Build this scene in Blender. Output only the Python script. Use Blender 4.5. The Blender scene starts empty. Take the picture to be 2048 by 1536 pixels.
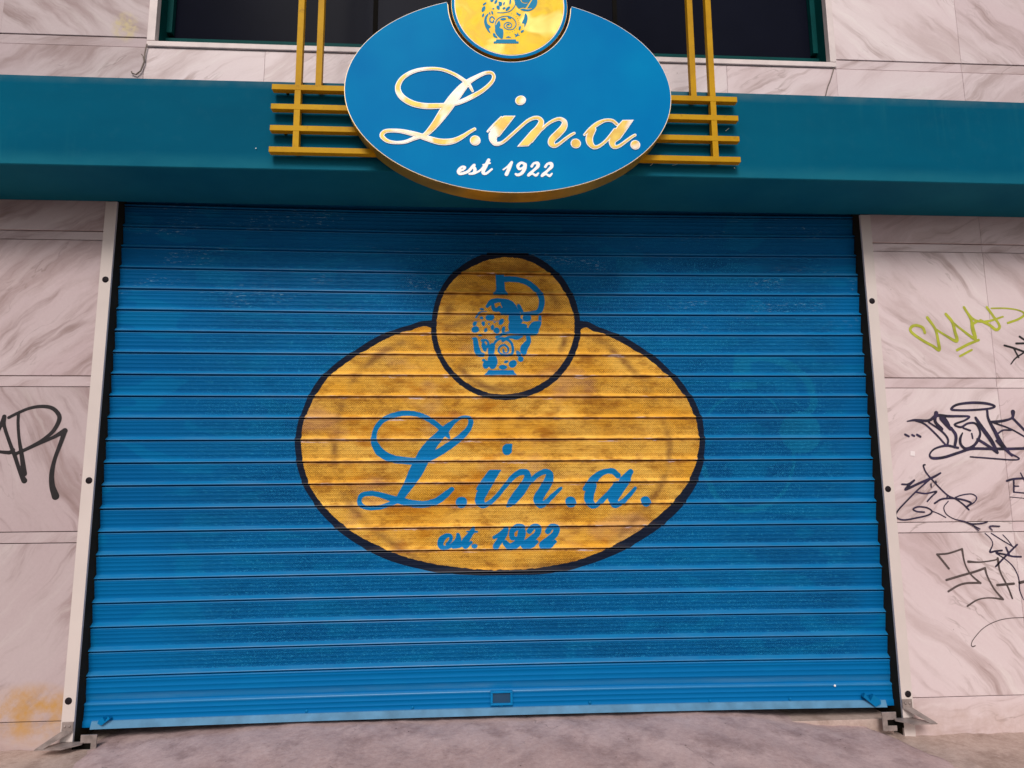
import bpy, bmesh, math, random
import numpy as np
from mathutils import Matrix, Vector
random.seed(7); rng = np.random.default_rng(7)
S = bpy.context.scene; COL = S.collection
rad = math.radians

# ---------------------------------------------------------------- camera
CAM_Z = 1.256; FPX = 1300.0                       # focal length in pixels of the 2048 px wide photograph
def cam_axes(pitch, yaw, roll):
    cp, sp, cy, sy, cr, sr = math.cos(pitch), math.sin(pitch), math.cos(yaw), math.sin(yaw), math.cos(roll), math.sin(roll)
    F = np.array([sy*cp, cy*cp, sp]); R0 = np.array([cy, -sy, 0.0]); U0 = np.cross(R0, F)
    return cr*R0+sr*U0, -sr*R0+cr*U0, F
CR, CU, CF = cam_axes(rad(8.084), rad(3.356), rad(-0.366))
cam_d = bpy.data.cameras.new('camera'); cam = bpy.data.objects.new('camera', cam_d); COL.objects.link(cam)
M = Matrix(((CR[0], CU[0], -CF[0], 0), (CR[1], CU[1], -CF[1], 0), (CR[2], CU[2], -CF[2], CAM_Z), (0, 0, 0, 1)))
cam.matrix_world = M
cam_d.sensor_fit = 'HORIZONTAL'; cam_d.sensor_width = 36; cam_d.lens = FPX/2048*36
cam_d.clip_start = 0.05; cam_d.clip_end = 500
S.camera = cam
def at(x, y, Y):                                   # photograph position -> point on the wall-parallel plane at depth Y
    d = CR*(x-1024)/FPX - CU*(y-768)/FPX + CF
    t = Y/d[1]; return d[0]*t, d[2]*t + CAM_Z

# ---------------------------------------------------------------- world, sun, exposure
SUN_EL, SUN_AZ = rad(38), rad(-8)
W = bpy.data.worlds.new("World"); S.world = W; W.use_nodes = True
wn = W.node_tree.nodes; wl = W.node_tree.links; wn.clear()
sky = wn.new('ShaderNodeTexSky'); sky.sky_type = 'NISHITA'; sky.sun_disc = False
sky.sun_elevation = SUN_EL; sky.sun_rotation = math.pi + SUN_AZ; sky.air_density = 1.0; sky.dust_density = 3.0
hs = wn.new('ShaderNodeHueSaturation'); hs.inputs['Saturation'].default_value = 0.35
bgd = wn.new('ShaderNodeBackground'); bgd.inputs['Strength'].default_value = 0.085
wo = wn.new('ShaderNodeOutputWorld')
wl.new(sky.outputs[0], hs.inputs['Color']); wl.new(hs.outputs[0], bgd.inputs[0]); wl.new(bgd.outputs[0], wo.inputs[0])
sun_d = bpy.data.lights.new('sun', 'SUN'); sun_d.energy = 2.3; sun_d.angle = rad(20); sun_d.color = (1.0, 0.93, 0.87)
sun = bpy.data.objects.new('sun', sun_d); COL.objects.link(sun)
sd = Vector((math.sin(SUN_AZ)*-1*math.cos(SUN_EL), math.cos(SUN_AZ)*math.cos(SUN_EL), -math.sin(SUN_EL)))
sun.rotation_euler = sd.to_track_quat('-Z', 'Y').to_euler(); sun.location = (0, -10, 8)
S.view_settings.view_transform = 'Standard'; S.view_settings.look = 'None'
S.view_settings.gamma = 1; S.view_settings.exposure = -0.18
S.view_settings.use_curve_mapping = False

# ---------------------------------------------------------------- helpers
def tag(o, label=None, cat=None, group=None, kind=None):
    for k, v in (('label', label), ('category', cat), ('group', group), ('kind', kind)):
        if v: o[k] = v
    return o
def thing(name, label, cat, loc=(0, 0, 0), group=None):
    o = bpy.data.objects.new(name, None); COL.objects.link(o); o.location = loc; o.empty_display_size = 0.1
    return tag(o, label, cat, group)
def link(name, me, mat, parent=None):
    o = bpy.data.objects.new(name, me); COL.objects.link(o)
    if mat: me.materials.append(mat)
    if parent:
        o.parent = parent; o.matrix_parent_inverse = Matrix.Translation(-wloc(parent))
    return o
def wloc(o):
    v = Vector(o.location)
    if o.parent: v = wloc(o.parent) + v + (o.matrix_parent_inverse.to_translation())
    return v
def obj(name, bm, mat, parent=None, smooth=False):
    me = bpy.data.meshes.new(name); bm.normal_update(); bm.to_mesh(me); bm.free()
    if smooth:
        for p in me.polygons: p.use_smooth = True
    return link(name, me, mat, parent)
def box(bm, x0, x1, y0, y1, z0, z1, bev=0.0):
    r = bmesh.ops.create_cube(bm, size=1.0)
    bmesh.ops.scale(bm, vec=(x1-x0, y1-y0, z1-z0), verts=r['verts'])
    bmesh.ops.translate(bm, vec=((x0+x1)/2, (y0+y1)/2, (z0+z1)/2), verts=r['verts'])
    if bev:
        es = list({e for v in r['verts'] for e in v.link_edges})
        bmesh.ops.bevel(bm, geom=es, offset=bev, segments=2, affect='EDGES', profile=0.6)
def prism_xz(bm, pts, y0, y1):                     # polygon in x-z, extruded along y (y0 nearer the street)
    n = len(pts)
    a = [bm.verts.new((x, y0, z)) for x, z in pts]; b = [bm.verts.new((x, y1, z)) for x, z in pts]
    f1 = bm.faces.new(a); f2 = bm.faces.new(b[::-1])
    for i in range(n):
        j = (i+1) % n; bm.faces.new((a[j], a[i], b[i], b[j]))
    bmesh.ops.recalc_face_normals(bm, faces=bm.faces[:])
    bmesh.ops.triangulate(bm, faces=[f1, f2])
def cyl_y(bm, x, z, r, y0, y1, n=24, dome=0.0):
    prev = None
    rings = [(y1, r), (y0+dome*1.0, r), (y0+dome*0.35, r*0.85), (y0, r*0.45)] if dome else [(y1, r), (y0, r)]
    for yy, rr in rings:
        cur = [bm.verts.new((x+rr*math.cos(2*math.pi*i/n), yy, z+rr*math.sin(2*math.pi*i/n))) for i in range(n)]
        if prev:
            for i in range(n):
                j = (i+1) % n; bm.faces.new((prev[i], prev[j], cur[j], cur[i]))
        prev = cur
    bm.faces.new(prev)
def tube(bm, pts, r, n=8):
    P = [Vector(p) for p in pts]; prev = None
    for i, p in enumerate(P):
        t = (P[min(i+1, len(P)-1)]-P[max(i-1, 0)]).normalized()
        u = t.cross(Vector((0, 1, 0.01))).normalized(); v = t.cross(u)
        cur = [bm.verts.new(p+u*r*math.cos(2*math.pi*k/n)+v*r*math.sin(2*math.pi*k/n)) for k in range(n)]
        if prev:
            for k in range(n): bm.faces.new((prev[k], prev[(k+1) % n], cur[(k+1) % n], cur[k]))
        prev = cur

# signed distances for lettering: strokes of varying width and filled polygons
def spline(P, closed=False, sub=6):
    P = np.array(P, float)
    if len(P) < 3: return P
    if closed: Q = np.vstack([P[-1], P, P[0], P[1]])
    else: Q = np.vstack([2*P[0]-P[1], P, 2*P[-1]-P[-2]])
    out = []
    for i in range(1, len(Q)-2):
        for s in range(sub):
            t = s/sub
            out.append(0.5*((2*Q[i]) + (-Q[i-1]+Q[i+1])*t + (2*Q[i-1]-5*Q[i]+4*Q[i+1]-Q[i+2])*t*t + (-Q[i-1]+3*Q[i]-3*Q[i+1]+Q[i+2])*t**3))
    out.append(Q[-2]); return np.array(out)
class Sdf:
    def __init__(s, o=(0, 0), k=1.0, Y=1.0, drad=10):
        s.o, s.k, s.Y, s.dr = o, k, Y, drad; s.segs = []; s.polys = []
        a = at(1000, 500, Y); b = at(1100, 500, Y); s.m = (b[0]-a[0])/100.0
    def frame(s, o, k): s.o, s.k = o, k; return s
    def w(s, x, y): return at(s.o[0]+x/s.k, s.o[1]+y/s.k, s.Y)
    def st(s, pts, r=None, closed=False):
        """pts: list of (x, y[, r]) in enlarged-photo pixels"""
        P = []; last = r or s.dr
        for p in pts:
            if len(p) > 2: last = p[2]
            x, z = s.w(p[0], p[1]); P.append((x, z, last/s.k*s.m))
        P = spline(P, closed)
        for a, b in zip(P[:-1], P[1:]): s.segs.append((a, b))
        return s
    def dot(s, x, y, r): return s.st([(x-0.3, y, r), (x+0.3, y, r)])
    def pg(s, pts, smooth=False):
        P = np.array([s.w(*p) for p in pts])
        if smooth: P = spline(P, True)[:-1]
        s.polys.append(P); return s
    def el(s, x, y, rx, ry, ang=0, n=20):
        a = rad(ang)
        return s.pg([(x+rx*math.cos(t)*math.cos(a)-ry*math.sin(t)*math.sin(a), y+rx*math.cos(t)*math.sin(a)+ry*math.sin(t)*math.cos(a))
                     for t in np.linspace(0, 2*math.pi, n, endpoint=False)])
    def bounds(s, pad=0.01):
        xs, zs = [], []
        for a, b in s.segs:
            for p in (a, b): xs += [p[0]-p[2], p[0]+p[2]]; zs += [p[1]-p[2], p[1]+p[2]]
        for P in s.polys: xs += [P[:, 0].min(), P[:, 0].max()]; zs += [P[:, 1].min(), P[:, 1].max()]
        return min(xs)-pad, max(xs)+pad, min(zs)-pad, max(zs)+pad
    def ev(s, X, Z, cap=0.03):
        X = np.asarray(X, float); Z = np.asarray(Z, float); D = np.full(X.shape, cap)
        for a, b in s.segs:
            r = max(a[2], b[2])+cap
            m = (X > min(a[0], b[0])-r) & (X < max(a[0], b[0])+r) & (Z > min(a[1], b[1])-r) & (Z < max(a[1], b[1])+r)
            if not m.any(): continue
            x, z = X[m], Z[m]; dx, dz = b[0]-a[0], b[1]-a[1]; L = dx*dx+dz*dz+1e-12
            t = np.clip(((x-a[0])*dx+(z-a[1])*dz)/L, 0, 1)
            d = np.hypot(x-a[0]-t*dx, z-a[1]-t*dz)-(a[2]+t*(b[2]-a[2]))
            D[m] = np.minimum(D[m], d)
        for P in s.polys:
            x0, x1, z0, z1 = P[:, 0].min()-cap, P[:, 0].max()+cap, P[:, 1].min()-cap, P[:, 1].max()+cap
            m = (X > x0) & (X < x1) & (Z > z0) & (Z < z1)
            if m.any(): D[m] = np.minimum(D[m], poly_sd(P, X[m], Z[m]))
        return D
def poly_sd(P, x, z):                              # negative inside
    d = np.full(x.shape, 1e9); ins = np.zeros(x.shape, bool); n = len(P)
    for i in range(n):
        a, b = P[i], P[(i+1) % n]; ex, ez = b-a; L = ex*ex+ez*ez+1e-15
        t = np.clip(((x-a[0])*ex+(z-a[1])*ez)/L, 0, 1)
        d = np.minimum(d, (x-a[0]-t*ex)**2+(z-a[1]-t*ez)**2)
        c = ((a[1] > z) != (b[1] > z)) & (x < (b[0]-a[0])*(z-a[1])/((b[1]-a[1]) if abs(b[1]-a[1]) > 1e-12 else 1e-12)+a[0])
        ins ^= c
    return np.where(ins, -1, 1)*np.sqrt(d)
def sdf_mesh(name, f, bounds, res, y0, mat, parent=None, y1=None):
    """one sheet (or, with y1, one plate with side walls) where f(x, z) < 0"""
    x0, x1, z0, z1 = bounds
    xs = np.arange(x0, x1+res, res); zs = np.arange(z0, z1+res, res)
    XX, ZZ = np.meshgrid(xs, zs, indexing='ij'); D = f(XX, ZZ); D[np.abs(D) < 1e-7] = 1e-7
    V = []; idx = {}; Fs = []; be = []
    def gv(i, j):
        k = (i, j)
        if k not in idx: idx[k] = len(V); V.append((xs[i], zs[j]))
        return idx[k]
    def ge(i, j, a, b):
        k = (i, j, a, b) if (i, j) <= (a, b) else (a, b, i, j)
        if k not in idx:
            i, j, a, b = k; t = D[i, j]/(D[i, j]-D[a, b]); idx[k] = len(V)
            V.append((xs[i]+t*(xs[a]-xs[i]), zs[j]+t*(zs[b]-zs[j])))
        return idx[k]
    N = D < 0
    act = N[:-1, :-1] | N[1:, :-1] | N[:-1, 1:] | N[1:, 1:]
    for i, j in zip(*np.nonzero(act)):
        c = [(i, j), (i+1, j), (i+1, j+1), (i, j+1)]; poly = []; cr = []
        for q in range(4):
            a, b = c[q], c[(q+1) % 4]
            if N[a]: poly.append(gv(*a))
            if N[a] != N[b]: e = ge(*a, *b); poly.append(e); cr.append((e, N[a]))
        if len(poly) >= 3: Fs.append(poly)
        if len(cr) == 2: be.append((cr[0][0], cr[1][0]) if cr[0][1] else (cr[1][0], cr[0][0]))
    verts = [(x, y0, z) for x, z in V]
    if y1 is not None:
        n = len(V); verts += [(x, y1, z) for x, z in V]
        Fs = Fs + [(b, a, a+n, b+n) for a, b in be]
    me = bpy.data.meshes.new(name); me.from_pydata(verts, [], [list(map(int, p)) for p in Fs]); me.update()
    return link(name, me, mat, parent)

# ---------------------------------------------------------------- materials
class MT:
    def __init__(s, name):
        s.m = bpy.data.materials.new(name); s.m.use_nodes = True; s.N = s.m.node_tree.nodes; s.L = s.m.node_tree.links
        s.b = s.N['Principled BSDF']
    def n(s, t, **k):
        x = s.N.new(t)
        for a, v in k.items(): setattr(x, a, v)
        return x
    def co(s, kind='Object'): return s.n('ShaderNodeTexCoord').outputs[kind]
    def mapv(s, v, sc=(1, 1, 1), rot=(0, 0, 0), loc=(0, 0, 0)):
        x = s.n('ShaderNodeMapping'); x.inputs['Scale'].default_value = sc; x.inputs['Rotation'].default_value = rot; x.inputs['Location'].default_value = loc
        s.L.new(v, x.inputs[0]); return x.outputs[0]
    def noise(s, v, scale, det=4, rough=0.55, dist=0.0):
        x = s.n('ShaderNodeTexNoise'); x.inputs['Scale'].default_value = scale; x.inputs['Detail'].default_value = det
        x.inputs['Roughness'].default_value = rough; x.inputs['Distortion'].default_value = dist
        s.L.new(v, x.inputs['Vector']); return x.outputs['Fac']
    def rng(s, v, a, b, c=0.0, d=1.0, smooth=False):
        x = s.n('ShaderNodeMapRange'); x.clamp = True
        if smooth: x.interpolation_type = 'SMOOTHSTEP'
        for i, q in enumerate((a, b, c, d)): x.inputs[i+1].default_value = q
        s.L.new(v, x.inputs[0]); return x.outputs[0]
    def mth(s, op, a, b=None, c=None):
        x = s.n('ShaderNodeMath', operation=op)
        for i, q in enumerate((a, b, c)):
            if q is None: continue
            if isinstance(q, (int, float)): x.inputs[i].default_value = q
            else: s.L.new(q, x.inputs[i])
        return x.outputs[0]
    def mix(s, f, a, b, mode='MIX'):
        x = s.n('ShaderNodeMix', data_type='RGBA', blend_type=mode)
        for i, q in ((0, f), (6, a), (7, b)):
            if isinstance(q, (int, float)): x.inputs[i].default_value = q
            elif isinstance(q, tuple): x.inputs[i].default_value = (*q, 1)
            else: s.L.new(q, x.inputs[i])
        return x.outputs[2]
    def attr(s, name): return s.n('ShaderNodeAttribute', attribute_name=name).outputs['Fac']
    def attrc(s, name): return s.n('ShaderNodeAttribute', attribute_name=name).outputs['Vector']
    def xyz(s, v):
        x = s.n('ShaderNodeSeparateXYZ'); s.L.new(v, x.inputs[0]); return x.outputs
    def bump(s, h, strength, dist=0.002):
        x = s.n('ShaderNodeBump'); x.inputs['Strength'].default_value = strength; x.inputs['Distance'].default_value = dist
        s.L.new(h, x.inputs['Height']); s.L.new(x.outputs[0], s.b.inputs['Normal'])
    def col(s, c):
        if isinstance(c, tuple): s.b.inputs['Base Color'].default_value = (*c, 1)
        else: s.L.new(c, s.b.inputs['Base Color'])
        return s
    def set(s, rough=0.5, metal=0.0, spec=None):
        if isinstance(rough, (int, float)): s.b.inputs['Roughness'].default_value = rough
        else: s.L.new(rough, s.b.inputs['Roughness'])
        s.b.inputs['Metallic'].default_value = metal
        if spec is not None: s.b.inputs['Specular IOR Level'].default_value = spec
        return s
def simple(name, c, rough=0.5, metal=0.0, var=0.12, scale=6.0, spec=None, bump=0.0):
    t = MT(name); v = t.co(); f = t.noise(v, scale, 5)
    t.col(t.mix(t.rng(f, 0.3, 0.7), tuple(q*(1-var) for q in c), tuple(min(1, q*(1+var)) for q in c))).set(rough, metal, spec)
    if bump: t.bump(t.noise(v, scale*20, 3), bump, 0.001)
    return t.m

# --- marble: veins run along a direction of their own on each slab (uv = rotated slab coordinates)
def marble():
    t = MT('marble'); uv = t.co('UV'); ob = t.co()
    x_, y_, z_ = t.xyz(ob)
    wv = t.n('ShaderNodeVectorMath', operation='ADD'); wn_ = t.n('ShaderNodeTexNoise'); wn_.inputs['Scale'].default_value = 2.4; wn_.inputs['Detail'].default_value = 3
    t.L.new(uv, wn_.inputs['Vector']); sc_ = t.n('ShaderNodeVectorMath', operation='SCALE'); t.L.new(wn_.outputs['Color'], sc_.inputs[0]); sc_.inputs['Scale'].default_value = 0.22
    t.L.new(uv, wv.inputs[0]); t.L.new(sc_.outputs[0], wv.inputs[1]); wu = wv.outputs[0]
    wob = t.noise(uv, 2.0, 3)
    a = t.noise(t.mapv(wu, (0.7, 3.6, 1)), 1.5, 5, 0.6, 0.2)
    b = t.noise(t.mapv(wu, (0.9, 9.0, 1), loc=(4, 2, 0)), 1.6, 5, 0.62, 0.2)
    c = t.noise(t.mapv(wu, (0.5, 1.6, 1), loc=(9, 1, 0)), 1.1, 3, 0.5)
    tone = t.attr('tone')
    base = t.mix(t.rng(c, 0.35, 0.65), (0.70, 0.560, 0.580), (0.77, 0.655, 0.665))
    base = t.mix(t.mth('MULTIPLY', t.rng(a, 0.46, 0.66, 0, 1, True), t.rng(tone, 0.4, 0.8, 0.95, 0.62)), base, (0.50, 0.375, 0.37))
    base = t.mix(t.mth('MULTIPLY', t.rng(b, 0.50, 0.70, 0, 1, True), t.rng(wob, 0.36, 0.58, 0.08, 0.80)), base, (0.34, 0.235, 0.22))
    base = t.mix(t.mth('MULTIPLY', t.rng(b, 0.47, 0.33, 0, 0.5, True), t.rng(c, 0.4, 0.6)), base, (0.84, 0.75, 0.74))
    vein = t.mth('ABSOLUTE', t.mth('SUBTRACT', t.noise(t.mapv(wu, (0.6, 2.6, 1), loc=(2, 7, 0)), 1.4, 5, 0.6), 0.5))
    base = t.mix(t.mth('MULTIPLY', t.rng(vein, 0.0, 0.009, 1, 0), t.rng(wob, 0.50, 0.64, 0, 0.55)), base, (0.25, 0.18, 0.16))
    base = t.mix(1.0, base, t.mix(tone, (0.62, 0.60, 0.605), (1, 1, 1)), 'MULTIPLY')
    # ochre dirt low on the left, and dirt spots
    x, y, z = t.xyz(ob)
    dx = t.mth('DIVIDE', t.mth('ADD', x, 2.10), 0.22); dz = t.mth('DIVIDE', t.mth('SUBTRACT', z, 0.15), 0.13)
    dd = t.mth('ADD', t.mth('MULTIPLY', dx, dx), t.mth('MULTIPLY', dz, dz))
    st = t.mth('MULTIPLY', t.rng(dd, 0.2, 1.6, 1, 0, True), t.rng(t.noise(ob, 9, 6, 0.65), 0.36, 0.60, 0.15, 0.95))
    base = t.mix(st, base, (0.50, 0.27, 0.075))
    dx2 = t.mth('DIVIDE', t.mth('ADD', x, 1.93), 0.075); dz2 = t.mth('DIVIDE', t.mth('SUBTRACT', z, 3.73), 0.09)
    dd2 = t.mth('ADD', t.mth('MULTIPLY', dx2, dx2), t.mth('MULTIPLY', dz2, dz2))
    base = t.mix(t.mth('MULTIPLY', t.rng(dd2, 0.3, 1.3, 1, 0, True), t.rng(t.noise(ob, 30, 4), 0.4, 0.6, 0.1, 0.8)), base, (0.55, 0.45, 0.24))
    low = t.mth('MULTIPLY', t.rng(z, 0.16, -0.02, 0, 1, True), t.rng(t.noise(ob, 12, 6, 0.7), 0.3, 0.7, 0.1, 0.8))
    base = t.mix(low, base, (0.46, 0.33, 0.29))
    sp = t.n('ShaderNodeTexVoronoi'); sp.inputs['Scale'].default_value = 14; t.L.new(ob, sp.inputs['Vector'])
    spm = t.mth('MULTIPLY', t.rng(sp.outputs['Distance'], 0.03, 0.06, 1, 0), t.rng(t.noise(ob, 3, 2), 0.56, 0.6))
    base = t.mix(t.mth('MULTIPLY', spm, 0.7), base, (0.14, 0.09, 0.08))
    fine = t.noise(ob, 90, 4, 0.7)
    base = t.mix(0.22, base, t.mix(fine, (0.35, 0.30, 0.30), (1, 0.95, 0.95)), 'SOFT_LIGHT')
    t.col(base).set(t.rng(fine, 0.3, 0.7, 0.36, 0.52), 0, 0.35); t.bump(fine, 0.10, 0.001)
    return t.m
MARBLE = marble()
JOINT = simple('joint_dirt', (0.10, 0.075, 0.06), 0.9)

def slat_paint(mural):
    t = MT('mural_paint' if mural else 'shutter_blue'); ob = t.co(); x, y, z = t.xyz(ob)
    perf = t.attr('perf')
    # punched holes in staggered rows; part of them clogged with paint
    k = 2*math.pi/0.0115
    sx = t.mth('SINE', t.mth('MULTIPLY', x, k)); sz = t.mth('SINE', t.mth('MULTIPLY', z, k*0.94))
    hole = t.rng(t.mth('MULTIPLY', sx, sz), 0.0, 0.5)
    grain = t.noise(t.mapv(ob, (1, 1, 1.3)), 150, 2, 0.6)
    clog = t.rng(t.noise(t.mapv(ob, (0.7, 1, 1.4)), 5, 5, 0.6), 0.35, 0.65, 0.35, 1.0)
    hm = t.mth('MULTIPLY', t.mth('MULTIPLY', t.mth('ADD', t.mth('MULTIPLY', hole, 0.62), t.rng(grain, 0.40, 0.64, 0.10, 0.5)), perf), clog)
    if not mural:
        big = t.noise(t.mapv(ob, (0.55, 1, 0.9)), 1.7, 4)
        c = t.mix(t.rng(big, 0.35, 0.65), (0.0003, 0.105, 0.300), (0.0004, 0.135, 0.360))
        patch = t.noise(t.mapv(ob, (1.2, 1, 3.0), loc=(3, 0, 5)), 2.6, 2, 0.4)
        c = t.mix(t.rng(patch, 0.56, 0.585, 0, 0.45), c, (0.0006, 0.165, 0.38))
        c = t.mix(t.rng(t.attr('solid'), 0, 1, 0, 0.7), c, (0.0003, 0.150, 0.405))
        c = t.mix(t.rng(t.attr('ghost'), 0.0015, -0.0015, 0, 0.38), c, (0.006, 0.24, 0.42))
        dust = t.noise(t.mapv(ob, (0.8, 1, 6)), 5, 5, 0.65)
        c = t.mix(t.mth('MULTIPLY', t.rng(dust, 0.45, 0.7, 0, 0.16), t.attr('lip')), c, (0.30, 0.42, 0.50))
        # rubbed pale flecks on the upper slats
        fl = t.noise(t.mapv(ob, (1.0, 1, 5)), 30, 4, 0.75)
        where = t.mth('MULTIPLY', t.rng(t.noise(t.mapv(ob, (0.9, 1, 3.5), loc=(1, 0, 3)), 2.8, 3), 0.54, 0.64), t.rng(z, 2.0, 2.3))
        c = t.mix(t.mth('MULTIPLY', t.mth('MULTIPLY', t.rng(fl, 0.575, 0.64, 0, 0.95), where), t.rng(perf, 0, 1, 0.5, 1)), c, (0.30, 0.52, 0.68))
        c = t.mix(t.mth('MULTIPLY', hm, 0.78), c, (0.0003, 0.022, 0.085))
        gl = t.mth('MULTIPLY', t.rng(grain, 0.32, 0.44, 0.6, 0), perf)
        c = t.mix(gl, c, (0.03, 0.30, 0.52))  # fine glints between the holes painted as pale blue specks
        c = t.mix(t.mth('MULTIPLY', t.attr('lip'), 0.55), c, (0.0010, 0.205, 0.470))  # highlight painted along lips and hooks as a lighter blue
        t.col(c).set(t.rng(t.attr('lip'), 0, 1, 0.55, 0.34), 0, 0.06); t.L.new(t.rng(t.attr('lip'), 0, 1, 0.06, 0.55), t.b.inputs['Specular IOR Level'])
    else:
        e = t.mth('MULTIPLY', t.mth('SUBTRACT', t.noise(ob, 38, 3), 0.5), 0.012)
        big = t.noise(t.mapv(ob, (0.8, 1, 1.3)), 3.2, 6, 0.62, 0.4); mid = t.noise(t.mapv(ob, (1, 1, 2.2)), 9, 6, 0.7)
        c = t.mix(t.rng(big, 0.38, 0.62), (0.84, 0.42, 0.040), (0.98, 0.58, 0.105))
        c = t.mix(t.rng(mid, 0.51, 0.67, 0, 0.78), c, (0.36, 0.145, 0.020))
        streak = t.noise(t.mapv(ob, (0.8, 1, 2.0), loc=(7, 0, 2)), 5.5, 8, 0.74, 0.2)
        c = t.mix(t.mth('MULTIPLY', t.rng(streak, 0.50, 0.63), t.rng(big, 0.62, 0.42, 0.10, 0.68)), c, (0.34, 0.115, 0.010))
        red = t.noise(t.mapv(ob, (0.7, 1, 1.5), loc=(5, 0, 1)), 4.5, 5, 0.6)
        c = t.mix(t.mth('MULTIPLY', t.rng(red, 0.55, 0.66), 0.75), c, (0.56, 0.20, 0.008))
        pk = t.noise(t.mapv(ob, (0.7, 1, 1.2), loc=(2, 0, 8)), 3.4, 3)
        c = t.mix(t.rng(pk, 0.54, 0.66, 0, 0.55), c, (0.55, 0.30, 0.16))
        ring = t.mth('ABSOLUTE', t.mth('SUBTRACT', t.attr('dring'), 0.0))
        c = t.mix(t.mth('MULTIPLY', t.rng(ring, 0.0, 0.035, 0.80, 0, True), t.rng(big, 0.42, 0.6, 0.0, 1)), c, (0.22, 0.095, 0.035))
        # brown sediment by the slat hooks and chips that show pale primer
        c = t.mix(t.mth('MULTIPLY', t.attr('hook'), t.rng(mid, 0.35, 0.6, 0.15, 0.8)), c, (0.26, 0.09, 0.012))
        chip = t.mth('MULTIPLY', t.rng(t.noise(t.mapv(ob, (1, 1, 9)), 6, 4, 0.7), 0.59, 0.64), t.attr('hook'))
        c = t.mix(t.mth('MULTIPLY', chip, 0.85), c, (0.72, 0.58, 0.60))
        c = t.mix(t.mth('MULTIPLY', hm, 0.92), c, (0.11, 0.040, 0.006))
        c = t.mix(t.rng(t.mth('ADD', t.attr('dblue'), t.mth('MULTIPLY', e, 0.5)), 0.0012, -0.0012), c,
                  t.mix(t.mth('MULTIPLY', hm, 0.22), (0.0006, 0.185, 0.46), (0.0006, 0.06, 0.18)))
        c = t.mix(t.rng(t.mth('ADD', t.attr('dgold'), t.mth('MULTIPLY', e, 0.9)), -0.0055, -0.003), c,
                  t.mix(t.rng(mid, 0.3, 0.7), (0.005, 0.009, 0.024), (0.010, 0.017, 0.038)))
        t.col(c).set(t.rng(t.attr('lip'), 0, 1, 0.6, 0.36), 0, 0.12); t.L.new(t.rng(t.attr('lip'), 0, 1, 0.10, 0.5), t.b.inputs['Specular IOR Level'])
    t.bump(hm, 0.25, 0.001)
    return t.m
BLUE = slat_paint(False); MURAL = slat_paint(True)

def fascia_mat():
    t = MT('fascia_teal'); ob = t.co(); x, y, z = t.xyz(ob)
    f = t.noise(t.mapv(ob, (0.5, 1, 1.4)), 1.5, 4); g = t.noise(ob, 18, 5, 0.7)
    c = t.mix(t.rng(f, 0.35, 0.65), (0.0003, 0.080, 0.150), (0.0004, 0.104, 0.185))
    wear = t.mth('MULTIPLY', t.rng(z, 2.80, 2.722, 0, 1, True), t.rng(t.noise(t.mapv(ob, (1, 1, 2)), 2.4, 5), 0.3, 0.7, 0.2, 0.6))
    c = t.mix(wear, c, (0.018, 0.185, 0.25))
    drip = t.noise(t.mapv(ob, (9, 1, 0.5)), 2.0, 4, 0.6); dz_ = t.mth('MULTIPLY', t.rng(drip, 0.52, 0.72, 0, 0.30), t.rng(t.noise(ob, 1.2, 3), 0.42, 0.62))
    c = t.mix(dz_, c, (0.016, 0.15, 0.20))
    dust = t.mth('MULTIPLY', t.rng(z, 3.12, 3.17), t.rng(t.noise(ob, 8, 4), 0.35, 0.65, 0.1, 0.5)); c = t.mix(dust, c, (0.12, 0.20, 0.22))
    c = t.mix(t.rng(g, 0.55, 0.8, 0, 0.08), c, (0.05, 0.19, 0.25))
    t.col(c).set(0.65, 0, 0.03); t.bump(t.noise(ob, 3, 3), 0.08, 0.01); return t.m
FASCIA = fascia_mat()
def gold_paint():
    t = MT('gold_paint'); ob = t.co(); f = t.noise(ob, 7, 5, 0.65)
    c = t.mix(t.rng(f, 0.3, 0.7), (0.46, 0.235, 0.001), (0.60, 0.33, 0.002))
    c = t.mix(t.rng(t.noise(ob, 16, 4, 0.7), 0.60, 0.72, 0, 0.6), c, (0.22, 0.10, 0.01))
    t.col(c).set(0.5, 0.0, 0.12); return t.m
GOLDP = gold_paint()
def foil(name, seed, a, b, c3, met=0.18):
    t = MT(name); ob = t.co(); f = t.noise(t.mapv(ob, loc=(seed, 0, seed)), 11, 2, 0.5, 0.8)
    c = t.mix(t.rng(f, 0.40, 0.58), a, b); c = t.mix(t.rng(t.noise(t.mapv(ob, loc=(seed, 3, 1)), 6, 2, 0.5, 0.6), 0.50, 0.60), c, c3)  # pale patches paint bright reflections into the gold
    t.col(c).set(t.rng(f, 0.3, 0.7, 0.42, 0.55), met, 0.3); t.bump(t.noise(t.mapv(ob, (1, 1, 1)), 6, 2), 0.3, 0.02); return t.m
LETTER = foil('gold_foil_lettering', 2.0, (0.62, 0.39, 0.07), (0.80, 0.58, 0.12), (0.90, 0.72, 0.60))
DISC = foil('gold_foil_disc', 6.0, (0.58, 0.36, 0.006), (0.74, 0.50, 0.008), (0.86, 0.62, 0.14))
BRASS = simple('brass_side', (0.60, 0.36, 0.03), 0.40, 0.6, 0.35, 5)
CREAM = simple('cream_edge', (0.95, 0.86, 0.78), 0.4, 0, 0.02)
WHITE = simple('white_lettering', (0.97, 0.94, 0.93), 0.4, 0, 0.02)
def sign_blue():
    t = MT('sign_blue'); ob = t.co(); f = t.noise(ob, 1.8, 3)
    t.col(t.mix(t.rng(f, 0.35, 0.65), (0.0002, 0.180, 0.48), (0.0003, 0.235, 0.53))).set(0.4, 0, 0.015); return t.m
SIGNB = sign_blue()
EMB = simple('emblem_blue', (0.001, 0.24, 0.47), 0.45, 0, 0.08, spec=0.1)
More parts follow.
